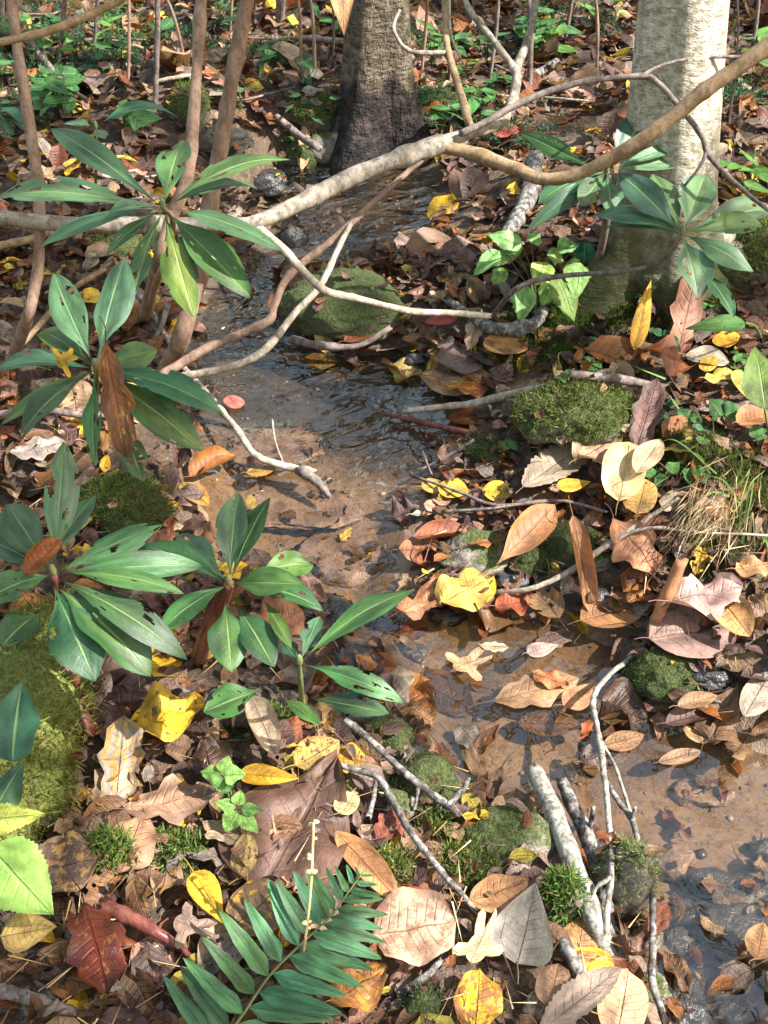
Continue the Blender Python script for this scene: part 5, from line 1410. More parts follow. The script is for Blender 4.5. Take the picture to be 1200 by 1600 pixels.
HL = [
 (262, 1115, 15, 120, 88, 'oval', YEL, 'crumpled bright yellow leaf with brown spots below the left rhododendron leaves', dict(dz=.04, crumple=.16, wave=.12, amt=.5, fold=.2)),
 (186, 1190, 80, 128, 98, 'oak', GREYL, 'grey curled leaf with an orange tan inner face right of the mossy log', dict(dz=.04, kc=1.0, crumple=.1, spot=(.45, .25, .07), amt=.75, tilt=(.2, -.3))),
 (468, 1285, 60, 250, 190, 'ovate', (.15, .085, .065), 'huge dark brown leaf with raised veins under the toothed seedling', dict(dz=.03, crumple=.09, wave=.1, amt=.25, fold=.08, ns=20, nt=13)),
 (325, 1402, -60, 95, 50, 'ovate', YEL, 'plain yellow leaf touching the black spotted yellow leaf', dict(dz=.05, fold=.3, amt=.0)),
 (402, 1415, 40, 100, 92, 'round', (.62, .38, .04), 'yellow leaf heavily blotched with dark spots above the fern', dict(dz=.05, crumple=.06, amt=.95, spot=(.12, .07, .045))),
 (648, 1450, 10, 132, 112, 'round', (.50, .34, .25), 'round pinkish tan leaf speckled with rust between fern and grey veined leaf', dict(dz=.05, crumple=.05, wave=.06, amt=.7, spot=(.27, .14, .085))),
 (822, 1440, 75, 130, 106, 'tri', (.27, .255, .225), 'grey pale backed leaf with dark veins lying upside down by the moss lump', dict(dz=.05, kl=.3, kc=.3, amt=.1, tilt=(.1, -.2), ns=16)),
 (752, 1470, 65, 120, 76, 'maple', CREAM, 'cream tan pointed leaf between the speckled leaf and the grey veined leaf', dict(dz=.045, crumple=.1)),
 (745, 1562, 85, 100, 84, 'oval', YEL, 'yellow leaf with a rust brown upper half at the bottom edge', dict(dz=.04, wave=.15, amt=.75, spot=(.26, .10, .03))),
 (560, 1540, 30, 100, 84, 'oval', (.6, .30, .04), 'orange yellow blotched leaf right of the fern', dict(dz=.035, wave=.15, crumple=.1, amt=.8, spot=(.25, .10, .04))),
 (150, 1480, -75, 150, 120, 'oak', (.19, .045, .025), 'shiny red brown leaf folded along its dark midrib', dict(dz=.05, fold=.35, wave=.12, amt=.5, spot=(.30, .11, .03), wet=.6)),
 (45, 1455, 10, 90, 62, 'ovate', (.52, .36, .12), 'flat yellow tan leaf at the left edge below the pale green leaf', dict(dz=.05, amt=.35)),
 (102, 1352, 10, 120, 92, 'oval', (.45, .27, .11), 'tan orange leaf with dark blotches right of the pale green leaf', dict(dz=.045, crumple=.08, wave=.1, amt=.85, spot=(.10, .06, .05))),
 (205, 1318, 70, 110, 80, 'oval', (.38, .215, .135), 'brown tan leaf left of the moss tuft and above the glossy red stem', dict(dz=.04, wave=.12, crumple=.06)),
 (268, 1252, 10, 150, 84, 'oak', (.36, .22, .15), 'wide brown lobed leaf left of the toothed seedling', dict(dz=.04, crumple=.08, wave=.08)),
 (420, 1212, -5, 96, 40, 'ovate', (.74, .42, .03), 'golden yellow leaf on the upper edge of the huge dark leaf', dict(dz=.06, amt=.1, kc=.5)),
 (496, 1176, 30, 80, 58, 'oval', (.58, .38, .12), 'yellow tan leaf with brown specks above the forked stick', dict(dz=.04, amt=.6)),
 (552, 1188, -10, 80, 44, 'oval', (.62, .35, .06), 'orange yellow leaf half under the start of the lichen covered stick', dict(dz=.03, wave=.1, amt=.4)),
 (410, 1132, -68, 104, 44, 'long', (.58, .45, .33), 'cream elongated curled leaf below the lone green leaf', dict(dz=.05, kc=1.1)),
 (572, 1352, -48, 150, 48, 'long', (.50, .25, .11), 'long smooth orange tan leaf beside the low moss cushion', dict(dz=.045, kc=.9, amt=.15)),
 (780, 1392, 20, 100, 70, 'oval', (.42, .22, .10), 'orange brown leaf lying between the moss cushion and grey veined leaf', dict(dz=.045, crumple=.08)),
 (828, 1375, 30, 56, 44, 'oak', PURP, 'small purple grey curled leaf in front of the rounded boulder', dict(dz=.05, kc=.7)),
 (300, 1448, -20, 90, 80, 'maple', (.34, .235, .19), 'taupe flat leaf between the glossy red stem and the spotted yellow leaf', dict(dz=.045, crumple=.05, amt=.1)),
 (864, 1540, 75, 70, 58, 'round', (.50, .29, .19), 'small round pinkish tan leaf below the charred stub', dict(dz=.045, wave=.08)),
 (908, 1560, 38, 160, 52, 'long', (.37, .29, .24), 'long grey leaf with toothed edges at the bottom right', dict(dz=.06, serr=.22, nserr=16, ns=40, kc=.4, amt=.05)),
 (972, 1568, 80, 110, 82, 'round', (.58, .38, .24), 'broad sunlit tan leaf right of the toothed grey leaf', dict(dz=.05, wave=.06, crumple=.04)),
 (905, 1470, 80, 84, 62, 'oval', (.48, .28, .12), 'orange brown leaf tucked beneath the thick pale stick', dict(dz=.03, wave=.1)),
 (725, 924, 25, 82, 66, 'round', (.78, .55, .13), 'brilliant yellow sunlit leaf at the head of the riffle', dict(dz=.05, wave=.1, crumple=.05, amt=.15)),
 (668, 938, 25, 110, 56, 'oak', (.42, .19, .10), 'orange brown leaf pile under the brilliant yellow leaf', dict(dz=.04, wave=.2, crumple=.12, amt=.5, spot=(.65, .36, .05))),
 (806, 942, 10, 66, 40, 'oval', (.45, .12, .055), 'red orange leaf right of the brilliant yellow leaf', dict(dz=.03, wave=.15, kc=.5)),
 (778, 768, -5, 50, 30, 'oval', (.72, .47, .06), 'small yellow leaf on the bank below the dark moss lump', dict(dz=.03, amt=.2)),
 (708, 764, -15, 50, 30, 'oval', (.66, .44, .07), 'small yellow leaf at the water edge, the right of two', dict(dz=.03, amt=.1)),
 (676, 758, 10, 36, 26, 'oval', (.60, .42, .10), 'small dull yellow leaf at the water edge, the left of two', dict(dz=.03, amt=.2)),
 (1052, 990, -5, 66, 32, 'oval', (.74, .52, .05), 'clean yellow oval leaf behind the domed mossy rock', dict(dz=.03, wave=.08, amt=.08)),
 (975, 735, 80, 78, 70, 'round', (.75, .57, .30), 'cream yellow round leaf in full sun on the right bank', dict(dz=.07, kl=.35, kc=.3, amt=.0, tilt=(-.1, -.35), serr=.05)),
 (872, 722, 35, 130, 62, 'long', (.40, .33, .25), 'grey tan toothed leaf left of the sunlit cream leaf', dict(dz=.05, serr=.2, nserr=14, ns=36, kc=.3)),
 (1014, 712, 55, 66, 40, 'oval', (.60, .46, .30), 'pale leaf leaning on the right of the sunlit cream leaf', dict(dz=.08, kc=.5)),
 (935, 700, 30, 80, 50, 'oval', (.52, .36, .24), 'pinkish tan leaf behind the sunlit cream leaf', dict(dz=.05, wave=.2)),
 (1002, 775, 75, 56, 50, 'round', (.52, .33, .11), 'ochre round leaf below the sunlit cream leaf', dict(dz=.05)),
 (897, 757, 10, 54, 22, 'ovate', (.72, .45, .05), 'slim yellow leaf left of the sunlit cream leaf', dict(dz=.06)),
 (822, 835, 38, 116, 50, 'lance', (.44, .22, .10), 'rolled orange brown leaf leaning on the small mossy stones', dict(dz=.07, kc=1.3, amt=.1, tilt=(.2, -.5), stalk=False)),
 (908, 880, -68, 116, 26, 'long', (.40, .20, .09), 'narrow rolled brown leaf standing against the mossy stone', dict(dz=.07, kc=2.2, amt=.1, tilt=(.3, -.6))),
 (990, 852, -40, 100, 74, 'oak', (.42, .20, .11), 'large orange brown leaf behind the thin grey rising stick', dict(dz=.06, crumple=.1, wave=.15, tilt=(0, -.4))),
 (1146, 962, -55, 86, 56, 'oval', (.52, .30, .13), 'curled orange tan leaf near the right edge', dict(dz=.05, kc=.9, tilt=(-.3, 0))),
 (1100, 932, 10, 120, 84, 'oak', (.46, .31, .29), 'pale purplish leaf right of the upright brown stick', dict(dz=.05, crumple=.15, wave=.15)),
 (1088, 985, 10, 150, 90, 'oval', (.30, .20, .18), 'big mauve brown leaf under the clean yellow leaf', dict(dz=.02, crumple=.06)),
 (1178, 885, 10, 60, 34, 'oval', (.48, .27, .13), 'orange tan leaf below the grass tuft at the right edge', dict(dz=.04, wave=.15)),
 (508, 513, 85, 40, 34, 'round', (.55, .42, .16), 'dull yellow round leaf leaning upright against the big midstream rock', dict(dz=.045, tilt=(0, -1.6), amt=.2)),
 (575, 520, 20, 80, 30, 'oval', (.33, .13, .06), 'red brown leaf at the foot of the big midstream rock', dict(dz=.035, kc=.6, wet=.5)),
 (500, 565, 0, 60, 24, 'oval', (.46, .33, .12), 'yellow brown wet leaf in front of the big midstream rock', dict(dz=.015, wet=.8)),
 (630, 580, -20, 60, 34, 'oak', (.55, .45, .15), 'yellowish leaf on the dam of leaves below the big rock', dict(dz=.02, wave=.2)),
 (790, 538, -15, 70, 44, 'oval', (.45, .235, .09), 'orange brown oval leaf below the nettle like plant', dict(dz=.04, kc=.3)),
 (742, 515, 60, 44, 34, 'oak', (.36, .25, .17), 'brown leaf beside the tip of the pale branch fork', dict(dz=.05, tilt=(0, -.5))),
 (726, 605, -5, 76, 34, 'oak', (.36, .10, .035), 'red and yellow leaf on the stream bank behind the dark pointing stick', dict(dz=.03, amt=.7, spot=(.58, .33, .04), wave=.1)),
 (722, 560, 10, 76, 50, 'oval', (.21, .14, .12), 'dark mauve leaf above the red and yellow leaf', dict(dz=.03, crumple=.08)),
 (740, 648, 10, 84, 30, 'oval', (.30, .11, .03), 'wet russet leaf under the dark pointing stick', dict(dz=.01, wet=.9)),
 (838, 1078, 15, 140, 74, 'oak', (.42, .265, .155), 'broad brown leaf lying in the shallow water at the centre of the lower pool', dict(dz=.006, water_=True, wet=.4, crumple=.04, amt=.4, spot=(.45, .18, .05))),
 (735, 1036, 20, 84, 62, 'maple', (.52, .36, .21), 'tan star lobed leaf in the riffle', dict(dz=.01, water_=True, crumple=.06)),
 (848, 1014, 15, 52, 24, 'ovate', (.66, .50, .45), 'small pinkish white leaf in the riffle', dict(dz=.02, water_=True)),
 (772, 1010, -5, 46, 22, 'oak', (.68, .52, .36), 'small cream leaf right of the star lobed leaf', dict(dz=.016, water_=True)),
 (905, 1088, 30, 60, 40, 'oval', (.58, .30, .16), 'orange pink leaf beside the thin forked twig in the pool', dict(dz=.01, water_=True, wave=.1)),
 (860, 1062, -20, 60, 26, 'oval', (.48, .19, .08), 'orange strip of leaf on the broad brown leaf in the pool', dict(dz=.014, water_=True, wave=.15)),
 (858, 1130, 0, 100, 40, 'oval', (.26, .14, .06), 'dark amber leaf under the surface below the broad brown leaf', dict(dz=-.008, water_=True, wet=.9)),
 (975, 1156, 15, 66, 36, 'oval', (.36, .22, .12), 'brown leaf floating right of the thin forked twig', dict(dz=.004, water_=True, wet=.5)),
 (916, 1138, 70, 34, 26, 'oak', (.42, .11, .03), 'small bright rust leaf stuck on the thin forked twig', dict(dz=.05, wave=.2)),
 (1040, 565, -5, 96, 46, 'oak', (.36, .115, .04), 'rust coloured leaf with black edge on the right bank', dict(dz=.05, wave=.2, amt=.5, spot=(.06, .03, .02), kl=.6)),
 (1072, 492, 75, 84, 66, 'oak', (.30, .135, .085), 'red brown leaf standing up below the right rhododendron whorl', dict(dz=.05, tilt=(0, -.8), wave=.15)),
 (1004, 492, 70, 60, 30, 'ovate', (.62, .36, .03), 'yellow orange leaf hanging on a stalk below the pale trunk', dict(dz=.07, tilt=(.3, -1.0), kc=.5)),
 (1134, 530, -20, 36, 28, 'round', (.70, .36, .03), 'small orange yellow leaf below the lone pointed green leaf', dict(dz=.04)),
 (1128, 588, 10, 56, 26, 'oak', (.56, .48, .10), 'yellow green leaf near the right edge above the violet leaves', dict(dz=.04, wave=.1)),
 (1108, 568, 60, 28, 24, 'round', (.56, .36, .05), 'small ochre leaf right of the rust coloured leaf', dict(dz=.05)),
 (1160, 600, -70, 50, 28, 'ovate', (.68, .52, .12), 'pale yellow leaf partly behind the bitten green leaf', dict(dz=.05)),
 (1010, 648, 70, 84, 66, 'oak', (.14, .07, .06), 'dark purple brown curled leaf right of the sunlit mossy hump', dict(dz=.06, kc=.8, crumple=.1, tilt=(0, -.4))),
 (1180, 655, 10, 60, 34, 'oval', (.45, .20, .07), 'orange brown curled leaf under the bitten green leaf', dict(dz=.04, kc=.8)),
 (1105, 560, -10, 70, 40, 'long', (.50, .44, .37), 'whitish grey curled leaf right of the rust coloured leaf', dict(dz=.04, kc=.7)),
 (305, 772, -40, 56, 34, 'oval', (.45, .26, .07), 'orange brown leaf right of the left bank moss mound', dict(dz=.03, kc=.5)),
 (332, 728, 25, 80, 22, 'long', (.36, .15, .045), 'rolled russet leaf on the left waterline', dict(dz=.04, kc=2.2)),
 (408, 735, 10, 48, 18, 'oval', (.52, .33, .10), 'small yellow brown leaf in the water left of the stick end', dict(dz=.004, water_=True, wet=.6)),
 (365, 628, -40, 28, 22, 'round', (.55, .18, .15), 'tiny pink red leaf in the water below the pale twig', dict(dz=.008, water_=True)),
 (690, 500, 10, 54, 16, 'long', (.36, .06, .04), 'bright red narrow leaf right of the big midstream rock', dict(dz=.035)),
 (655, 858, 5, 66, 34, 'oak', (.36, .16, .08), 'curled brown leaf at the lip of the upper pool', dict(dz=.03, kc=.8, wave=.2)),
 (690, 835, 5, 90, 26, 'long', (.30, .10, .05), 'red brown rolled leaf behind the curled brown leaf at the pool lip', dict(dz=.03, kc=1.6)),
 (665, 800, 10, 46, 18, 'oak', (.58, .55, .50), 'small white curled leaf at the pool lip', dict(dz=.02, kc=.6)),
 (432, 975, 20, 92, 86, 'oak', (.33, .14, .065), 'large orange brown leaf behind the centre left rhododendron stem', dict(dz=.05, crumple=.1, wave=.1, tilt=(0, -.3))),
 (335, 1000, 70, 64, 30, 'oval', (.62, .38, .05), 'yellow leaf strip under the centre left rhododendron', dict(dz=.04)),
 (790, 205, 30, 34, 34, 'oak', (.26, .05, .04), 'dark red crinkled leaf below the branch fork', dict(dz=.05, crumple=.2, kc=.6)),
 (1090, 1095, 15, 66, 26, 'oval', (.36, .21, .12), 'brown leaf leaning on the right side of the domed mossy rock', dict(dz=.05, kc=.5)),
 (1080, 1120, 15, 84, 34, 'long', (.16, .09, .085), 'dark curled leaf below the domed mossy rock', dict(dz=.03, kc=1.2, wet=.4)),
 (1095, 1148, -20, 60, 26, 'oval', (.48, .32, .16), 'tan crumpled leaf below the dark curled leaf at the right', dict(dz=.02, crumple=.15)),
 (1062, 1182, 15, 70, 26, 'long', (.36, .22, .14), 'brown leaf floating left of the right pool edge', dict(dz=.006, water_=True, kc=.3)),
 (745, 1273, 5, 46, 22, 'oak', (.62, .44, .03), 'small mustard leaf on top of the rounded brown boulder', dict(dz=.05, wave=.1)),
 (612, 1292, 40, 64, 50, 'oak', (.26, .08, .05), 'red brown leaf right of the forked stick base', dict(dz=.03, crumple=.12)),
 (1188, 1470, 80, 60, 46, 'oval', (.45, .24, .11), 'orange tan leaf at the right edge on the largest dark wet stone', dict(dz=.08)),
 (1025, 1440, 60, 70, 50, 'oak', (.30, .11, .07), 'curled red brown leaf at the foot of the dark crooked twig', dict(dz=.05, kc=1.0, crumple=.12)),
 (543, 1255, 60, 40, 34, 'round', (.62, .55, .27), 'pale yellow round leaf at the tip of the huge dark leaf', dict(dz=.05)),
 (60, 700, 10, 90, 50, 'oak', (.42, .36, .33), 'pale grey white leaf below the middle left rhododendron', dict(dz=.03, crumple=.1)),
 (40, 845, 30, 20, 12, 'oval', (.30, .10, .05), 'tiny russet leaf left of the lower left rhododendron', dict(dz=.04)),
 (125, 800, 70, 70, 44, 'oval', (.48, .36, .16), 'tan leaf against the left of the left bank moss mound', dict(dz=.04, amt=.4)),
 (10, 1018, 10, 50, 26, 'oak', (.45, .07, .06), 'crimson leaf at the left edge above the mossy log', dict(dz=.08, crumple=.1)),
 (345, 1300, -30, 70, 36, 'oak', (.40, .29, .20), 'split tan leaf below the toothed seedling', dict(dz=.03)),
 (380, 1335, 80, 80, 46, 'oval', (.52, .36, .15), 'yellowish tan speckled leaf beside the huge dark leaf', dict(dz=.03, amt=.6)),
 (640, 985, 10, 60, 40, 'oak', (.20, .08, .06), 'dark red leaf in the riffle under the long rhododendron leaf', dict(dz=.01, wet=.7)),
 (620, 1060, 10, 60, 44, 'oval', (.50, .42, .30), 'pale tan leaf at the tips of the low shoot by the pool', dict(dz=.02)),
 (865, 1000, 20, 70, 36, 'oak', (.24, .17, .14), 'brown leaf in the riffle beside the pinkish white leaf', dict(dz=.006, water_=True, wet=.5)),
 (960, 955, 15, 110, 60, 'oval', (.34, .17, .075), 'ribbed brown leaf beside the smooth round dark stone', dict(dz=.03, kc=.3)),
 (1185, 1080, 60, 90, 60, 'oval', (.46, .37, .30), 'grey tan flat leaf at the right edge beyond the domed rock', dict(dz=.03)),
 (1030, 1100, 10, 60, 26, 'oval', (.24, .13, .09), 'brown wet leaf in front of the domed mossy rock', dict(dz=.01, wet=.6)),
]
for q in HL:
    gleaf(*q[:7], label=q[7], **q[8])
# leaves caught on plants
gleaf(182, 628, -80, 104, 66, 'oak', (.27, .115, .045), label='dead brown orange leaf hanging in the heart of the middle left rhododendron', d=1.56, tilt=(.3, -1.6), crumple=.12, wave=.2, amt=.5, spot=(.5, .25, .05))
gleaf(102, 563, 10, 46, 32, 'maple', (.70, .42, .03), label='small yellow lobed leaf caught on the middle left rhododendron', d=1.58, tilt=(0, -.5), crumple=.1)
gleaf(68, 870, 28, 78, 26, 'long', (.36, .12, .03), label='orange brown curled leaf lying on the lower left rhododendron leaves', d=1.43, tilt=(0, -.6), kc=1.8)
gleaf(535, 2, -80, 46, 50, 'tri', (.62, .34, .16), label='orange leaf hanging at the top edge in front of the brown trunk', d=2.6, tilt=(0, -1.5), amt=.1)
gleaf(475, 218, 70, 44, 22, 'ovate', (.65, .42, .22), label='orange cream leaf propped on the yellowish stone', dz=.08, tilt=(0, -.9))
gleaf(330, 118, -40, 44, 22, 'oak', (.45, .22, .20), label='pinkish leaf on the slope between the brown stems', dz=.03)
gleaf(172, 103, -20, 36, 14, 'oval', (.45, .07, .06), label='red leaf on the slope behind the flaking sapling', dz=.05)
st = stick('rolled_bark_strip', 'upright brown stick of rolled bark leaning on the leaves at right', 'stick', [(1012, 998, .01), (1028, 960, .05), (1046, 922, .08), (1064, 878, .12)], [9, 18, 20, 19], bark('rolled_brown_bark', (.25, .10, .05), (.37, .17, .085), (.30, .14, .07), sc=50, bumpd=.001), sides=10)

# the next largest leaves, each its own object
SHAPES = [('oval', 'oval', 1.0), ('oval', 'oval', .62), ('ovate', 'pointed', .58), ('oak', 'lobed', .68), ('oak', 'lobed', .55), ('round', 'round', .9), ('long', 'rolled', .36), ('tri', 'broad', .8), ('long', 'narrow', .38)]
TONES = [(BR, 'brown', 5), (TAN, 'tan', 3.5), (MAUVE, 'mauve grey', 3.5), (DARK, 'dark brown', 5), (ORANGE, 'orange brown', 4), (RUST, 'rust red', 3), (YEL, 'yellow', 1.0), (PURP, 'purplish', 4), (PALE, 'cream', 1.5), (GREYL, 'grey', 2), (YGR, 'dull yellow', .8), (PINK, 'pinkish', 1.3)]
def calm(c, s=1.05, b=.72):
    c = np.array(c); g = c @ [.3, .55, .15]
    return (g + (c - g) * s) * b
TONES = [(c if n_ in ('yellow', 'dull yellow') else calm(c), n_, w_) for c, n_, w_ in TONES]
tw = np.array([t[2] for t in TONES]); tw = tw / tw.sum()
count = 0; tries = 0
need = 296 - len(PLACED) - 5
while count < need and tries < 9000:
    tries += 1
    py = 540 + 1100 * random.random() ** .75
    px = random.uniform(-40, 1240)
    sc_ = np.interp(py, [500, 1000, 1600], [.62, .9, 1.12])
    p = gpt(px, py)
    sd_ = float(SD(p[0], p[1]))
    inw = sd_ < -.02
    if inw and (py < 930 or random.random() < (.5 if py > 1400 else .88) or (px > 1040 and py < 1330)): continue
    if in_rocks(px, py, .95): continue
    l = random.uniform(42, 90) * sc_
    if any(math.hypot(px - a, py - b) < (r + l * .42) * .62 for a, b, r in PLACED): continue
    kd, kn, asp = random.choice(SHAPES)
    ti = int(rng.choice(len(TONES), p=tw)); tone, tn, _ = TONES[ti]
    if 'yellow' in tn:
        k_ = random.uniform(0, .6); tone = np.array(tone) * (1 - k_) + np.array([.46, .30, .12]) * k_
    cfac = random.uniform(.8, 1.2)
    kc = random.choice([0, .2, .4, .7, -.5, 1.0]); 
    if kn == 'rolled': kc = random.uniform(1.6, 2.6)
    curled = 'curled ' if kn != 'rolled' and abs(kc) >= .7 else ''
    lab = auto_label(f'{curled}{kn} {tn}', 'leaf' if not inw else 'leaf in the water', px, py)
    gleaf(px, py, random.uniform(0, 360), l, l * asp * random.uniform(.85, 1.1), kd, np.array(tone) * cfac, label=lab, dz=random.uniform(.006, .028) if not inw else .004, water_=inw, tilt=(random.gauss(0, .22), random.gauss(-.1, .22)) if not inw else (random.gauss(0, .05), random.gauss(0, .05)),
          kc=kc, kl=random.uniform(-.5, .5), wave=random.uniform(.04, .22), crumple=random.uniform(.04, .17), fold=random.choice([0, 0, .1, .3]), amt=random.uniform(.5, .95) if 'yellow' in tn else random.uniform(0, .9), ragged=random.choice([0, 0, .1, .2]), wet=.5 if inw else random.choice([0, 0, .25, .5]), group='fallen leaves on the stream banks', keepout=True, spot=random.choice([(.10, .055, .035), (.06, .035, .03), (.30, .14, .05)]))
    count += 1

# everything too small or too deep in the pile to pick out singly
def scatter(n, xr, yr, size, templates, zoff, name, label, mode='bank', tilt=.3, bright=1.0):
    x = rng.uniform(*xr, n); y = rng.uniform(*yr, n)
    inside = (x > GX0 + .1) & (x < GX0 + GS * (GN - 2)) & (y > .05) & (y < GY0 + GS * (GN - 2))
    z = np.where(inside, H(x, y), 0); sd_ = np.where(inside, SD(x, y), 3)
    if (~inside).any(): z[~inside] = terr(x[~inside], y[~inside])
    k = np.ones(n, bool)
    if mode == 'bank': k = sd_ > rng.uniform(-.015, .03, n)
    if mode == 'bed': k = (sd_ < .0)
    for bx, by, r, h in BUMPS[7:9]:
        k &= np.hypot(x - bx, y - by) > r * .75
    x, y, z = x[k], y[k], z[k]; n = len(x)
    zz = z + zoff * rng.uniform(0, 1, n)
    th = rng.uniform(0, 6.283, n)
    nx, ny = rng.normal(0, tilt, n), rng.normal(0, tilt, n)
    N = np.column_stack([nx, ny, np.ones(n)]); N /= np.linalg.norm(N, axis=1)[:, None]
    A = np.column_stack([np.cos(th), np.sin(th), np.zeros(n)]); A -= N * (A * N).sum(1)[:, None]; A /= np.linalg.norm(A, axis=1)[:, None]
    X = np.cross(A, N)
    S = size * rng.lognormal(0, .28, n)
    tone = np.array([TONES[i][0] for i in rng.choice(len(TONES), n, p=tw)]) * rng.uniform(.7, 1.2, (n, 1)) * bright
    ti = rng.integers(0, len(templates), n)
    Vs, Fs, L_, C_, S_, off = [], [], [], [], [], 0
    for t, (v, f, luv) in enumerate(templates):
        m = np.where(ti == t)[0]
        if not len(m): continue
        W = (np.stack([x, y, zz], 1)[m][:, None, :] + S[m][:, None, None] * (v[None, :, 0:1] * X[m][:, None, :] + v[None, :, 1:2] * A[m][:, None, :] + v[None, :, 2:3] * N[m][:, None, :]))
        q = len(v)
        F = (f[None] + (np.arange(len(m)) * q)[:, None, None] + off).reshape(-1, f.shape[1])
        Vs.append(W.reshape(-1, 3)); Fs.append(F); off += q * len(m)
        u = np.tile(luv, (len(m), 1)).copy(); u[:, 2] = np.repeat(rng.choice([0, 0, .2, .5], len(m)) if mode != 'bed' else np.full(len(m), .6), q)
        L_.append(u)
        C_.append(np.repeat(np.column_stack([tone[m], rng.uniform(size=len(m))]), q, 0))
        S_.append(np.repeat(np.column_stack([np.tile([.10, .055, .035], (len(m), 1)), rng.uniform(0, .6, len(m))]), q, 0))
    W = np.vstack(Vs)
    if mode != 'far':
        g = H(W[:, 0], W[:, 1]) + .001
        W[:, 2] = np.where(W[:, 2] < g, g + (W[:, 2] - g) * .1, W[:, 2])
    o = mk(name, W, Fs, M_DEAD, attrs={'luv': np.vstack(L_), 'col': np.vstack(C_), 'spot': np.vstack(S_)}, loc=(np.mean(xr), np.mean(yr), 0))
    return tag(o, label, 'leaf litter', kind='stuff')

def tmpl(kind, asp, ns=7, nt=5, **kw):
    V, F, luv = leaf(1.0, asp, kind, ns, nt, **kw)
    V[:, 1] -= .5; V[:, 2] -= V[:, 2].min() * .5
    return V, F, luv
TM = [tmpl('oval', .6, kc=.5, kl=.4, wave=.1, seed=1), tmpl('oval', .55, kc=-.6, kl=-.5, wave=.12, crumple=.1, seed=2), tmpl('ovate', .5, kc=.9, kl=.3, seed=3), tmpl('oak', .6, 11, 5, kc=.4, wave=.15, crumple=.1, seed=4),
      tmpl('long', .4, 7, 7, kc=2.1, kl=.3, seed=5), tmpl('round', .85, kc=.3, crumple=.12, wave=.1, seed=6), tmpl('oval', .65, fold=.5, kl=.5, crumple=.1, seed=7), tmpl('oak', .55, 11, 5, kc=1.3, kl=-.5, wave=.2, seed=8), tmpl('ovate', .6, kl=1.0, wave=.15, crumple=.08, seed=9), tmpl('long', .34, 7, 5, kc=.8, kl=-.8, twist=.8, seed=10)]
LIT_N = 'brown and tan fallen leaves and scraps heaped over the ground between the single leaves'
scatter(6800, (-1.6, 2.2), (.5, 2.6), .052, TM, .022, 'leaf_litter', LIT_N, tilt=.4)
scatter(17500, (-2.4, 3.0), (2.3, 6.4), .060, TM, .035, 'leaf_litter', 'fallen leaves covering the slopes above and beyond the stream', tilt=.45)
scatter(11000, (-13, 13), (-7, 20), .13, TM, .02, 'leaf_litter', 'fallen leaves over the forest floor farther off', mode='far', tilt=.35)
scatter(6500, (-1.6, 2.2), (.5, 2.8), .021, TM[:4], .042, 'leaf_scraps', 'small torn scraps of leaf lying on the litter', tilt=.5, bright=1.1)
scatter(380, (-1.4, 2.0), (.8, 3.9), .045, TM[:6], .006, 'sunken_leaves', 'wet leaves lying on the bed of the stream', mode='bed', tilt=.08, bright=.8)

# scraps and leaves caught on the mossy stones
def on_rocks():
    Vs, Fs, L_, C_, S_, k = [], [], [], [], [], 0
    for P, N in ROCKTOP:
        if len(P) < 10: continue
        ext = np.ptp(P[:, 0])
        for _ in range(int(2 + ext * 55)):
            i = random.randrange(len(P))
            v, f, luv = TM[random.randrange(4)]
            sz = random.choice([.012, .018, .018, .03, .045])
            a = random.uniform(0, 6.28)
            W = place(v * sz, P[i] + N[i] * (sz * .10 + .003), (math.cos(a), math.sin(a), 0), N[i] + rng.normal(size=3) * .25)
            tone = np.array(TONES[int(rng.choice(len(TONES), p=tw))][0]) * random.uniform(.7, 1.1)
            at = lattrs(luv, tone, random.random(), amt=random.uniform(0, .6))
            Vs.append(W); Fs.append(f + k); k += len(W); L_.append(at['luv']); C_.append(at['col']); S_.append(at['spot'])
    big = [f for f in Fs]
    o = mk('leaf_scraps', np.vstack(Vs), np.vstack(big), M_DEAD, loc=(0, 2, 0), attrs={'luv': np.vstack(L_), 'col': np.vstack(C_), 'spot': np.vstack(S_)})
    tag(o, 'bits of leaf caught on the mossy stones and cushions', 'leaf litter', kind='stuff')
TMQ = TM
on_rocks()

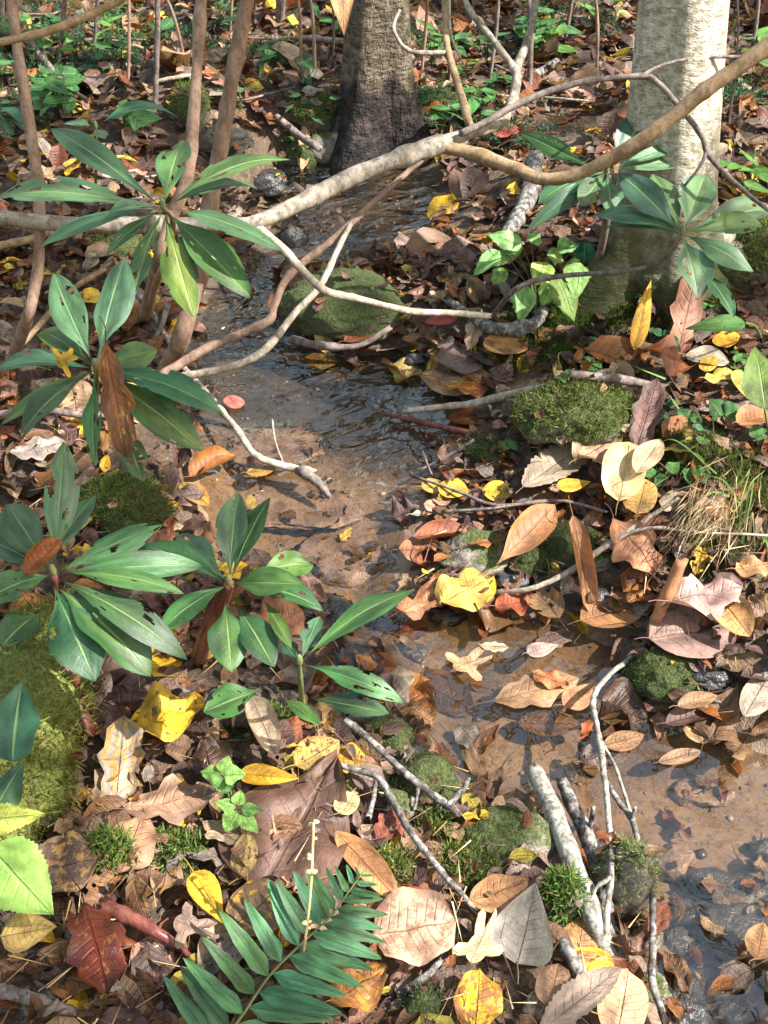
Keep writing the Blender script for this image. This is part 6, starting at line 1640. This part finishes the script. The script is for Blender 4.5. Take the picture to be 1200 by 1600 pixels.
# pebbles and coarse sand of the stream bed
def pebbles(n):
    x = rng.uniform(POLY[:, 0].min(), POLY[:, 0].max(), n); y = rng.uniform(POLY[:, 1].min(), min(POLY[:, 1].max(), 4.2), n)
    k = (SD(x, y) < .03); x, y = x[k], y[k]; m = len(x)
    v, f = ico(1)
    s = .0032 * rng.lognormal(0, .55, m)
    sc3 = rng.uniform(.6, 1.2, (m, 3)) * np.array([1, 1, .65])
    W = np.stack([x, y, H(x, y) + s * .2], 1)[:, None, :] + s[:, None, None] * v[None] * sc3[:, None, :] * rng.uniform(.75, 1.2, (m, len(v), 1))
    F = (f[None] + (np.arange(m) * len(v))[:, None, None]).reshape(-1, 3)
    pal = np.array([(.15, .10, .065), (.08, .055, .042), (.24, .19, .15), (.05, .04, .035), (.19, .11, .065)])
    c = pal[rng.integers(0, 5, m)] * rng.uniform(.7, 1.2, (m, 1))
    q = Nodes('pebble'); mt = q.surf(q.bsdf(q.attr('col').outputs['Color'], .35, None, .5))
    o = mk('pebbles', W.reshape(-1, 3), F, mt, loc=(0, 2, 0), attrs={'col': np.repeat(np.column_stack([c, np.ones(m)]), len(v), 0)})
    tag(o, 'small pebbles and grit on the sandy stream bed', 'pebbles', kind='stuff')
pebbles(2200)

# loose straw, needles and twiglets on the leaves
def straws(n):
    pts = [gpt(random.uniform(-40, 1240), 560 + 1080 * random.random() ** .8, random.uniform(.025, .05)) for _ in range(n)]
    P = np.array(pts); P = P[SD(P[:, 0], P[:, 1]) > .0]
    m = len(P); th = rng.uniform(0, 6.28, m)
    D = np.column_stack([np.cos(th), np.sin(th), rng.normal(.05, .2, m)])
    pal = np.array([(.50, .33, .13), (.30, .19, .11), (.14, .09, .07), (.60, .45, .25)])
    v, f, a = tri_blades(P, D, rng.uniform(.03, .075, m), .0022, pal[rng.integers(0, 4, m)], .2)
    tag(mk('dry_stalks', v, f, M_BLADE, loc=P[0], attrs=a), 'thin dry stalks and needles strewn over the leaves', 'stalks', kind='stuff')
straws(700)
